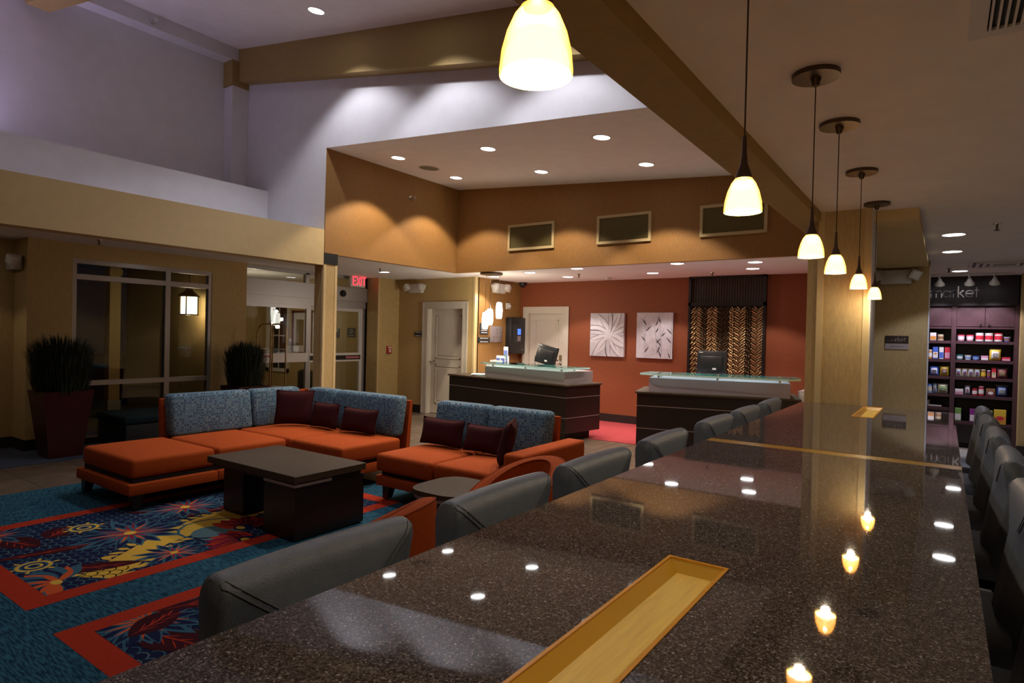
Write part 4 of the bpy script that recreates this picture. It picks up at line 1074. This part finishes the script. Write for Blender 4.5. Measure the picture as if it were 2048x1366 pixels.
def tub(loc,label,rz=0,cz=0):
    t=thing('tub_chair',label,'armchair',loc,rz,'orange tub chairs')
    # U plan, opening to -x; height falls from the back to the arms
    n=28; G=[];top=[]
    for i in range(n+1):
        a=-2.25+4.5*i/n; rx,ry=.35,.355
        h=.43+.34*max(0,math.cos(a*.60))**1.15
        o=(rx*math.cos(a),ry*math.sin(a)); inn=((rx-.10)*math.cos(a),(ry-.10)*math.sin(a))
        row=[(o[0]*.94,o[1]*.94,.10),(o[0],o[1],.40),(o[0]*1.01,o[1]*1.01,h-.03),(o[0]*.985,o[1]*.985,h-.008),(o[0]*.94,o[1]*.94,h),((o[0]+inn[0])/2*.98,(o[1]+inn[1])/2*.98,h),(inn[0]*1.02,inn[1]*1.02,h-.02),(inn[0],inn[1],h-.06),(inn[0],inn[1],.30)]
        G.append(row); top.append(row)
    b=B(); b.grid(G); m_=len(G[0]); b.f.append(list(range(m_))); b.m.append(0); b.f.append([n*m_+k for k in range(m_)][::-1]); b.m.append(0)
    sh=b.build('back_shell','orange_fabric',t,50)
    for k in (3,6): B().tube([Vector(r[k])+Vector((0,0,.002)) for r in top],.006,6).build('piping','orange_piping',sh,70)
    B().lathe([(0,.28),(.27,.28),(.29,.31),(.29,.40),(.26,.43),(0,.44)],28,c=(-.03,0,0),cap=False).build('seat_cushion','orange_fabric',t,50)
    B().lathe([(0,.10),(.30,.10),(.30,.28),(0,.28)],28,cap=False).build('base','orange_fabric',t,40)
    for sx in (-1,1):
        for sy in (-1,1): B().tube([(sx*.21,sy*.21,RZ),(sx*.19,sy*.19,.11)],[.018,.025],8).build('leg','espresso_wood',t,60)
tub((-2.30,2.05,0),'orange tub chair behind the two nearest bar stools',.30)
tub((-2.24,3.22,0),'orange tub chair behind the third bar stool, beside the side table',1.0)
# dark bench and the planters by the window
t=thing('window_bench','low dark upholstered bench with a teal top before the window','bench',(0,0,0))
B().rbox(-8.95,3.45,.10,-8.15,4.75,.36,.02,2).build('base','black_matte',t,40); B().rbox(-8.97,3.43,.36,-8.13,4.77,.46,.03,3,puff=.01).build('seat_cushion','teal_fabric',t,50)
for x in (-8.88,-8.22):
    for y in (3.52,4.68): bx(x-.03,y-.03,.008,x+.03,y+.03,.10).build('leg','espresso_wood',t)
def planter(loc,label,ph,r,top,seed):
    t=thing('potted_grass',label,'potted plant',loc,0,'tall potted grasses by the window wall'); rr=random.Random(seed)
    f=B(); s0,s1=.17,.255
    f.add([(-s0,-s0,0),(s0,-s0,0),(s0,s0,0),(-s0,s0,0),(-s1,-s1,ph),(s1,-s1,ph),(s1,s1,ph),(-s1,s1,ph),(-s1+.03,-s1+.03,ph),(s1-.03,-s1+.03,ph),(s1-.03,s1-.03,ph),(-s1+.03,s1-.03,ph),(-s1+.035,-s1+.035,ph-.05),(s1-.035,-s1+.035,ph-.05),(s1-.035,s1-.035,ph-.05),(-s1+.035,s1-.035,ph-.05)],
        [(0,3,2,1)]+[(i,(i+1)%4,4+(i+1)%4,4+i) for i in range(4)]+[(4+i,4+(i+1)%4,8+(i+1)%4,8+i) for i in range(4)]+[(8+i,8+(i+1)%4,12+(i+1)%4,12+i) for i in range(4)])
    p=f.build('pot','pot_red',t); bx(-s1+.03,-s1+.03,ph-.06,s1-.03,s1-.03,ph-.045).build('soil','soil',t)
    g=B()
    for k in range(2600):
        a=rr.uniform(0,2*PI); q=math.sqrt(rr.random()); x0,y0=.2*q*math.cos(a),.2*q*math.sin(a)
        zb=ph-.05+rr.random()**1.5*(top-ph)*.75; L=rr.uniform(.18,.34)*(1 if zb<top-.25 else .7); zt=min(top-.20*q**3+rr.uniform(-.05,.03),zb+L); zb=min(zb,zt-.12)
        bulge=math.sin(PI*min(1,max(.12,(zb-ph+.2)/(top-ph+.2))))**.5
        x0*=1+.35*bulge; y0*=1+.35*bulge; spread=rr.uniform(.02,.12)*bulge
        x1=x0+math.cos(a)*spread; y1=y0+math.sin(a)*spread
        fx=r/.36
        p_=[(x0*fx,y0*fx,zb),((x0*.5+x1*.5)*fx+math.cos(a)*.01,(y0*.5+y1*.5)*fx+math.sin(a)*.01,(zb+zt)/2),(x1*fx,y1*fx,zt)]
        n_=(-math.sin(a+rr.uniform(-1,1)),math.cos(a),0); w_=.006
        g.add([(p_[0][0]-n_[0]*w_,p_[0][1]-n_[1]*w_,p_[0][2]),(p_[0][0]+n_[0]*w_,p_[0][1]+n_[1]*w_,p_[0][2]),(p_[1][0]+n_[0]*w_,p_[1][1]+n_[1]*w_,p_[1][2]),(p_[1][0]-n_[0]*w_,p_[1][1]-n_[1]*w_,p_[1][2]),p_[2]],[(0,1,2,3),(3,2,4)])
    tag(g.build('foliage','plant_green',t,fix=False),kind='stuff')
planter((-8.62,2.93,.008),'tall potted grass in a red tapered planter beside the window wall jog',.78,.38,1.48,3)
planter((-8.72,5.36,.008),'tall potted grass in a red planter between window and sliding door',.70,.34,1.43,5)
t=thing('luggage_cart','brass luggage cart frame standing before the sliding door','luggage cart',(-8.98,5.98,0))
for y in (-.14,.14): B().tube([(-.2,y,.12),(-.2,y,1.52),(-.19,y*.9,1.60),(-.14,y*.7,1.66),(.1,y*.7,1.66),(.16,y*.9,1.60),(.17,y,1.52),(.17,y,.12)],.013,8).build('hoop','brass',t,60)
B().tube([(-.2,-.14,1.25),(-.2,.14,1.25),(.17,.14,1.25)],.009,8).build('cross_rail','chrome',t,60)
bx(-.24,-.2,.60,.22,.2,.625).build('tray','brass',t); bx(-.26,-.22,.11,.24,.22,.15).build('platform','brass',t)
for x in (-.2,.18):
    for y in (-.16,.16):
        b=B(); b.M=Matrix.Translation((x,y,.055))@Matrix.Rotation(PI/2,4,'X'); b.lathe([(.05,-.015),(.05,.015)],14); b.build('wheel','black_plastic',t,40)
# ------------------------------------------------------------------ reception desks
def desk(name,label,loc,rz,L,b0,b1,dp=.9,steel='steel_panel'):
    """front left corner at loc, front runs along local x, depth along +y"""
    t=thing('reception_desk',label,'reception desk',loc,rz)
    b=B(); b.box(0,0,.13,L,dp,.352); b.box(0,0,.364,L,dp,.652); b.box(0,0,.664,L,dp,.822); b.build('panel_body','desk_wood',t)
    b=B(); b.box(.004,.004,.352,L-.004,dp-.004,.364); b.box(.004,.004,.652,L-.004,dp-.004,.664); b.build('reveal_strip','steel_panel',t)
    B().rbox(-.025,-.025,.822,L+.025,dp+.02,.85,.004,1).build('counter','walnut_top',t)
    bx(.12,.12,0,L-.12,dp-.1,.13).build('plinth','black_matte',t)
    for x in (.14,L-.14): B().box(x-.03,.06,0,x+.03,.12,.13).build('foot','desk_wood',t)
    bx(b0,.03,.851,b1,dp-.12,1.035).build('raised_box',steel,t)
    g=B(); gp=[(b0-.12,.04),(b0+.05,-.06),(b1-.02,-.085),(b1+.12,.10),(b1+.10,.50),(b0-.05,.48)]
    G=B().prism(gp,1.072,1.096,ax='z'); G.build('glass_top','counter_glass',t)
    e=B()
    n=len(gp); cx=sum(p[0] for p in gp)/n; cy=sum(p[1] for p in gp)/n
    for i in range(n):
        a,c=gp[i],gp[(i+1)%n]; d=Vector((c[1]-a[1],a[0]-c[0],0)).normalized()*.0015
        e.add([(a[0]+d.x,a[1]+d.y,1.072),(c[0]+d.x,c[1]+d.y,1.072),(c[0]+d.x,c[1]+d.y,1.096),(a[0]+d.x,a[1]+d.y,1.096)],[(0,1,2,3)])
    e.build('glass_edge','glass_edge',t,fix=False)
    for x in (b0+.12,(b0+b1)/2,b1-.12):
        for y in (.10,.40):
            B().lathe([(.016,1.035),(.016,1.072)],12,c=(x,y,0)).build('standoff','chrome',t,40); B().lathe([(.02,1.096),(.02,1.102),(0,1.104)],12,c=(x,y,0)).build('standoff_cap','chrome',t,40)
    return t
def onto(t,x,y,z=0):
    r=t.rotation_euler.z; return (t.location.x+x*math.cos(r)-y*math.sin(r),t.location.y+x*math.sin(r)+y*math.cos(r),t.location.z+z)
d1=desk('reception_desk','dark wood left reception desk with steel box and glass top',(-7.16,8.30,.008),math.radians(-10.2),2.70,.90,2.64,.82)
d2=desk('reception_desk','dark wood right reception desk with steel box tinted violet for cool light and glass top',(-3.35,7.72,.008),math.radians(15.2),1.98,.15,1.88,.9,'steel_cool_light_tint')
def monitor(loc,rz,label,roll,tilt):
    t=thing('computer_monitor',label,'monitor',loc,rz)
    M=Matrix.Translation((0,0,.205))@Matrix.Rotation(roll,4,'Y')@Matrix.Rotation(tilt,4,'X')
    b=B(); b.M=M; b.rbox(-.20,-.02,-.15,.20,.03,.165,.012); b.rbox(-.15,-.045,-.12,.15,-.015,.09,.02); p=b.build('screen_housing','black_plastic',t,40)
    b=B(); b.M=M; b.box(-.185,.031,-.135,.185,.033,.15); b.build('screen','dark_sign',p)
    b=B(); b.M=M; b.box(-.17,-.0225,.135,-.12,-.0205,.145); b.box(.02,-.047,-.10,.07,-.0455,-.075); b.build('sticker','sign_text',p)
    B().tube([(0,-.02,.015),(0,-.03,.20)],.018,8).build('stand','black_plastic',t,60); B().rbox(-.11,-.09,0,.11,.09,.015,.006).build('base','black_plastic',t,40)
    B().tube([(-.21,-.03,.20),(-.205,-.04,.08),(-.16,-.03,.004)],.004,6).build('cable','black_plastic',t,60)
monitor(onto(d1,1.74,.62,1.036),math.radians(-4),'black monitor back leaning sideways behind the left desk glass',.20,-.12)
monitor(onto(d2,.92,.68,1.036),math.radians(6),'black monitor back before the woven screen on the right desk',0,-.08)
# brochures and papers at the left desk's end
t=thing('brochure_stand','stepped clear stand holding white and blue brochures on the left desk end','brochure stand',onto(d1,.62,.60,.851),math.radians(-10.2))
for k in range(4): bx(-.16,.10-.075*k,0,.16,.104-.075*k,.34-.075*k).build('shelf_panel','acrylic',t)
bx(-.17,-.16,0,.17,.12,.006).build('base','acrylic',t)
for k,(h_,xs) in enumerate(((.50,((.09,'paper_blue',1),)),(.33,((-.02,'paper_blue',0),(.10,'paper_blue',0))),(.26,((-.10,'paper',0),(.02,'paper_blue',0),(.11,'paper_green',0))),(.19,((-.11,'paper',0),(0,'paper',0),(.10,'paper_blue',0))))):
    for x,m,big in xs:
        q=B(); y=.085-.075*k; q.box(x-.05,y,.01,x+.05,y+.012,h_,); p=q.build('brochure','paper',t)
        q=B(); q.box(x-.046,y-.001,h_*.45,x+.046,y,h_-.06 if big else h_-.03); q.build('cover_print',m,p)
        q=B(); q.box(x-.03,y-.002,h_*.55,x+.025,y-.001,h_*.72); q.build('cover_picture','paper_green' if big else 'paper',p)
t=thing('paper_stack','loose white papers lying before the brochure stand on the left desk','papers',onto(d1,.60,.17,.851),.2)
for k in range(5): 
    b=B(); b.M=Matrix.Rotation(R.uniform(-.6,.6),4,'Z')@Matrix.Rotation(R.uniform(0,.10)*(k>2),4,'X'); b.box(-.13,-.09,.002+.006*k,.13,.09,.005+.006*k); b.build('sheet','paper' if k!=3 else 'paper_green',t)
t=thing('card_box','small black card box at the back left end of the left desk','box',onto(d1,.34,.62,.851),-.2)
B().rbox(-.05,-.04,0,.05,.04,.12,.004).build('body','black_plastic',t); bx(-.045,-.03,.12,.045,.03,.155).build('cards','paper',t)
t=thing('desk_paper','small white paper lying on the left desk steel box beneath the glass','paper',onto(d1,1.30,.56,1.036),.1); bx(-.10,-.04,0,.10,.04,.004).build('sheet','paper',t)
# counter behind the right desk
t=thing('back_counter','pale back counter end seen between right desk and pillar','counter',(-1.50,8.96,.008),.0)
bx(-.05,0,0,.49,.55,.74).build('cabinet','desk_wood',t); bx(-.08,-.03,.74,.51,.57,.90).build('counter_edge','steel_panel',t)
for k,c in enumerate(((.52,.50,.48),(.16,.13,.12),(.5,.47,.44),(.10,.12,.25),(.55,.53,.5))): bx(-.06+k*.113,-.034,.76,.04+k*.113,-.03,.885).build('edge_print',cm(c),t)
t=thing('printer','black printer on the back counter left of the pillar','printer',(-1.24,9.25,.909),.0)
B().rbox(-.22,-.15,0,.26,.18,.14,.02).build('body','black_plastic',t,40); bx(-.02,-.02,.14,.10,.10,.24).build('paper_guide','dark_sign',t)
t=thing('folded_paper','folded white paper on the back counter before the printer','paper',(-1.36,9.0,.909),.2)
B().add([(-.10,-.05,0),(.06,-.05,0),(.06,.05,0),(-.10,.05,0),(-.0,-.05,.05),(-.0,.05,.05)],[(0,1,4),(3,5,2),(0,4,5,3),(1,2,5,4),(0,3,2,1)]).build('sheet','paper',t)

# ------------------------------------------------------------------ market: sign, track lamps, shelving, packets
def letters(name,label,loc,rz,items,xh,stroke,depth,mats_,cat='sign'):
    t=thing(name,label,cat,loc,rz)
    for ch,x,sx,m in items:
        wd,ls=LET[ch]; q=B(); strokes(q,[[(u*xh*sx,v*xh) for u,v in l] for l in ls],stroke*(1.25 if m==0 else 1),(x,0,0),(1,0,0),(0,0,1),(0,-1,0),depth); q.build('letter',mats_[m],t)
    return t
letters('market_letters','metal letters reading market on the dark board above the shelves',(-.185,11.70,2.31),0,
    [('m',.0,.98,0),('a',.15,1.0,1),('r',.285,.85,1),('k',.345,1.0,0),('e',.435,1.0,0),('t',.545,.95,1)],.103,.012,.022,['letter_metal','letter_dim'])
t=thing('market_plaque','small two-tone plaque reading market on the tan wall at the bar end','sign',(-.50,9.37,1.585))
bx(-.128,-.014,-.01,.128,-.001,.09).build('upper_plate','espresso_wood',t); bx(-.128,-.012,-.085,.128,-.001,-.01).build('lower_plate','steel_panel',t)
x=-.10
for ch,ad in (('m',.052),('a',.040),('r',.022),('k',.028),('e',.040),('t',.02)):
    wd,ls=LET[ch]; q=B(); strokes(q,[[(u*.034,v*.034) for u,v in l] for l in ls],.0055,(x,-.014,.02),(1,0,0),(0,0,1),(0,-1,0),.002); q.build('letter','letter_dim',t); x+=ad*.98
q=B()
for k in range(13): q.box(-.07+k*.011,-.013,-.05,-.063+k*.011,-.012,-.043)
tag(q.build('small_print','dark_sign',t),kind='stuff')
tr=thing('track_rail','slim white lighting track on the ceiling before the market board','track',(0,0,0))
bx(-.45,11.18,C-.02,.80,11.21,C-.001).build('rail','white_metal',tr)
for x,lab in ((-.085,'left of the three'),(.275,'middle of the three'),(.565,'right of the three')):
    t=thing('track_spotlight','white bell-shaped track spotlight before the market board, '+lab,'spotlight',(x,11.195,C-.02))
    B().tube([(0,0,0),(0,0,-.035),(.015,.0,-.06)],.011,8).build('stem','white_metal',t,60)
    b=B(); b.M=Matrix.Translation((.01,.02,-.055))@Matrix.Rotation(math.radians(28),4,'X'); b.lathe([(.0,.0),(.024,-.004),(.03,-.03),(.045,-.055),(.062,-.078),(.064,-.10),(.056,-.10),(.04,-.06)],18,cap=False); b.build('head','white_metal',t,50)
    b=B(); b.M=Matrix.Translation((.01,.02,-.055))@Matrix.Rotation(math.radians(28),4,'X'); b.lathe([(0,-.075),(.045,-.075)],16,cap=False); b.build('bulb','downlight_glow',t)
    lamp('SPOT',(.012,.075,-.165),P_TRACK,(.95,.88,1.0),t,.03,80,.5,aim=(.03,.55,-1.3))
FY=11.72
sh=thing('market_shelving','tall dark wood market shelving with doors above and open shelves','shelving',(0,0,0))
for x0,x1 in ((-.84,-.80),(.09,.15),(.85,.90)): bx(x0,FY,0,x1,12.24,2.18).build('upright','shelf_wood',sh)
for bay in ((-.80,.09),(.15,.85)):
    for z in (1.64,1.35,1.085,.81,.40):
        if z==.40 and bay[0]<0: z=.60
        bx(bay[0],FY+.02,z-.045,bay[1],12.23,z).build('shelf','shelf_wood',sh)
    bx(bay[0],12.20,0,bay[1],12.24,1.85).build('back_panel','espresso_wood',sh)
    bx(bay[0],FY+.01,1.825,bay[1],12.2,1.86).build('shelf','shelf_wood',sh); bx(bay[0],FY+.03,2.15,bay[1],12.2,2.178).build('top_panel','shelf_wood',sh)
    w_=(bay[1]-bay[0])/2
    for k in range(2):
        a=bay[0]+w_*k; dr=bx(a+.003,FY+.002,1.863,a+w_-.003,FY+.024,2.148).build('door','shelf_wood',sh)
        kx=a+w_-.05 if k==0 else a+.05
        b=B(); b.M=Matrix.Translation((kx,FY+.002,1.895))@Matrix.Rotation(PI/2,4,'X'); b.lathe([(.006,0),(.006,.014),(.014,.02),(.012,.028),(0,.03)],10); b.build('knob','chrome',dr,60)
        zt=.352 if bay[0]>0 else .552
        dr=bx(a+.003,FY+.002,.08,a+w_-.003,FY+.024,zt).build('door','espresso_wood',sh)
        b=B(); b.M=Matrix.Translation((kx,FY+.002,zt-.06))@Matrix.Rotation(PI/2,4,'X'); b.lathe([(.006,0),(.006,.014),(.014,.02),(.012,.028),(0,.03)],10); b.build('knob','chrome',dr,60)
    bx(bay[0],FY+.05,0,bay[1],FY+.1,.08).build('kickboard','black_matte',sh)
PX=lambda px: .09+(px-1901)*.00596
def packet(kind,p0,p1,z,h,cols,label,cat,y=11.80):
    x0,x1=PX(p0),PX(p1); x=(x0+x1)/2; w_=(x1-x0)*.96; dp=min(.12,max(.05,w_*.8))
    t=thing('snack_'+kind if kind in('bag','box') else 'food_'+kind,label,cat,(x,y,z+.002))
    A,Bc=cm(cols[0]),cm(cols[1]); 
    if kind=='bag':
        G=[]
        n=8;m_=10
        for sd in (1,-1):
            G=[]
            for i in range(n+1):
                row=[]
                for j in range(m_+1):
                    u=2*i/n-1; v=j/m_; th=(max(0,1-u*u)*max(0,math.sin(PI*min(1,max(0,(v*1.06-.03))))))**.5
                    pinch=1-.07*math.sin(PI*v)
                    row.append((u*w_/2*pinch,-sd*dp*.42*th,v*h))
                G.append(row)
            b=B(); b.grid(G) if sd==1 else None
            if sd==1: keep=b
            else: keep.grid(G)
        p=keep.build('pouch',A,t,60)
        q=B(); G=[]
        for i in range(7):
            row=[]
            for j in range(7):
                a_=.22+.56*j/6; u=(2*i/6-1)*.62; th=(max(0,1-u*u)*math.sin(PI*a_))**.5; row.append((u*w_/2,-dp*.42*th-.002,a_*h))
            G.append(row)
        q.grid(G).build('front_label',Bc,t,60)
        q=B(); q.box(-w_*.5,-.003,h*.955,w_*.5,.003,h); q.build('top_seal',A if len(cols)<3 else cm(cols[2]),t)
        if len(cols)>2:
            q=B(); 
            for k in range(4): q.box(-w_*.2+R.uniform(-.004,.004),-dp*.42-.004,h*(.36+.08*k),w_*.2+R.uniform(-.01,.01),-dp*.40,h*(.385+.08*k))
            q.build('print',cm(cols[2]),t)
    elif kind=='box':
        b=B(); b.rbox(-w_/2,-dp/2,0,w_/2,dp/2,h,.002,1); b.build('carton',A,t)
        q=B(); q.box(-w_*.46,-dp/2-.0015,h*.08,w_*.46,-dp/2,h*.55); q.build('front_label',Bc,t)
        if len(cols)>2: q=B(); q.lathe([(0,0),(1,0)],14,cap=False); q=B(); q.M=Matrix.Translation((0,-dp/2-.0015,h*.42))@Matrix.Rotation(PI/2,4,'X')@Matrix.Diagonal((1,.7,1,1)); q.lathe([(0,.001),(w_*.30,.001),(w_*.30,0)],16,cap=False); q.build('emblem',cm(cols[2]),t)
    else:
        r=w_/2; top=1.0 if kind=='can' else (1.22 if kind=='cup' else 1.12)
        rb=r/top
        b=B().lathe([(0,0),(rb*.97,0),(rb,.006),(r*.97,h*.86),(r*.97,h*.9)],20,cap=False); p=b.build('body',A,t,50)
        B().lathe([(r*.985,h*.86),(r,h*.87),(r,h*.99),(r*.9,h),(0,h)],20,cap=False).build('lid',cm(cols[2]) if len(cols)>2 else Bc,t,50)
        B().lathe([(rb+(r*.97-rb)*.2+.001,h*.2),(rb+(r*.97-rb)*.72+.001,h*.68)],20,cap=False).build('wrap_label',Bc,t,50)
RED=(.50,.02,.04);WH=(.66,.62,.62);BL=(.06,.12,.48);YE=(.62,.42,.03);GR=(.16,.30,.08);PUR=(.20,.02,.20);PK=(.55,.25,.35);TEAL=(.04,.22,.22);BR=(.22,.10,.05);CR=(.55,.48,.33);NAVY=(.02,.04,.16);LB=(.22,.33,.55);OR=(.55,.22,.04);WINE=(.14,.02,.04)
top,s2,s3,s4,s5=1.64,1.35,1.085,.81,.40
packet('cup',1913,1930,top,.095,(PK,WH,RED),'red-lidded white tub, left end of the top shelf in the right bay','tub')
packet('cup',1932,1949,top,.095,(PK,WH,RED),'red-lidded white tub beside the tall red and white cups','tub')
for k,lab in enumerate(('first of three','second of three','third of three')): packet('can',1951.5+19*k,1969+19*k,top,.125,(WH,RED,WH) if k<2 else (WH,RED,RED),f'tall red and white cup, {lab} on the top shelf','cup')
packet('cup',2008,2023,top,.07,(BL,BR,CR),'low tan and blue tub at the right end of the top shelf','tub')
packet('cup',1912,1928,s2,.075,(TEAL,WH,TEAL),'teal and white bowl, left end of the second shelf','bowl')
packet('cup',1930,1945,s2,.07,(WH,LB,WH),'white bowl with blue band on the second shelf','bowl')
packet('cup',1946,1962,s2,.062,(BL,LB,BL),'low blue tub on the second shelf','tub')
packet('box',1964,1979,s2,.068,(PK,WH),'small pink and white carton beside the yellow bag','carton')
packet('bag',1980,2005,s2,.175,(YE,WH,(.35,.33,.3)),'big yellow and white snack bag standing on the second shelf','bag')
packet('box',2006,2023,s2,.055,(RED,PK),'flat red carton at the right end of the second shelf','carton')
for k,lab in enumerate(('first','second','third','fourth')): packet('bag',1912+13*k,1925+13*k,s3,.13,(CR,LB,RED),f'small peach and blue bag, {lab} of four on the third shelf','bag')
packet('can',1965,1975.5,s3,.125,(BR,YE,CR),'yellow-labelled jar right of the four small bags','jar')
packet('can',1977,1985,s3,.115,(PUR,BR,WH),'slim purple jar on the third shelf','jar')
packet('box',1986.5,1995.5,s3,.155,(RED,CR,GR),'slim red and cream box with green mark on the third shelf','carton')
packet('bag',1996,2019,s3,.15,(WINE,BR,CR),'dark red bag at the right end of the third shelf','bag')
packet('box',1912,1930,s4,.085,(WH,PK),'low pale lilac carton, left end of the fourth shelf','carton')
packet('bag',1932,1945,s4,.15,((.22,.18,.25),WH,PUR),'grey and purple bag on the fourth shelf','bag')
packet('can',1948,1959,s4,.105,(RED,WH,RED),'short red can on the fourth shelf','can')
packet('can',1961,1973,s4,.145,(RED,WH,PK),'tall red and white can on the fourth shelf','can')
packet('box',1976,1995,s4,.115,(BR,WINE,WH),'brown and purple carton with white emblem on the fourth shelf','carton')
packet('bag',1996,2020,s4,.17,(NAVY,LB,CR),'navy blue bag at the right end of the fourth shelf','bag')
packet('box',1913,1927,s5,.20,(GR,WH),'green and white carton partly behind the farthest stool','carton')
packet('box',1944,1962,s5,.20,(PUR,WH),'purple carton behind the farthest stools on the lowest shelf','carton')
packet('box',1963,1991,s5,.195,(GR,WH,BR),'large green and white carton on the lowest shelf','carton')
packet('box',1993,2018,s5,.215,(YE,OR,RED),'large yellow carton at the right end of the lowest shelf','carton')
packet('box',1855,1869,top,.12,(WH,OR),'white and orange carton on the left bay top shelf','carton')
packet('can',1871,1885,top,.095,(CR,BR,CR),'beige tub on the left bay top shelf','tub')
packet('can',1852,1861,s2,.14,(OR,WH),'orange bottle at the wall edge on the left bay second shelf','bottle')
packet('box',1862,1874,s2,.19,(BL,WH,OR),'tall blue and white box with orange emblem in the left bay','carton')
packet('box',1876,1886,s2,.19,(WH,BL),'slim white and blue box on the left bay second shelf','carton')
packet('box',1888,1900,s2,.185,(RED,PK),'tall red box beside the centre upright','carton')
packet('bag',1856,1877,s3,.145,(BL,WH,NAVY),'blue and white bag on the left bay third shelf','bag')
packet('bag',1878,1899,s3,.15,(YE,BR,WH),'yellow and brown bag on the left bay third shelf','bag')
packet('can',1852,1863,s4,.14,(LB,CR,BL),'blue-lidded jar at the wall edge on the left bay fourth shelf','jar')
packet('bag',1864,1874,s4,.155,(LB,CR,BL),'narrow blue-topped bag on the left bay fourth shelf','bag')
packet('bag',1874,1898,s4,.15,(CR,GR,WH),'cream and green bag on the left bay fourth shelf','bag')
t=thing('serving_tray','white flat tray on the left bay lower counter','tray',(PX(1870),11.85,.602)); B().rbox(-.09,-.07,0,.09,.07,.022,.008).build('tray','white_plastic',t,40)
t=thing('paper_cup','white paper cup beside the flat tray at the wall edge','cup',(PX(1853),11.84,.602)); B().lathe([(0,0),(.028,0),(.038,.09),(.036,.09),(.027,.004)],16,cap=False).build('cup','white_plastic',t,50)
B().lathe([(.037,.086),(.040,.09),(.037,.093)],16,cap=False).build('rim','white_plastic',t)
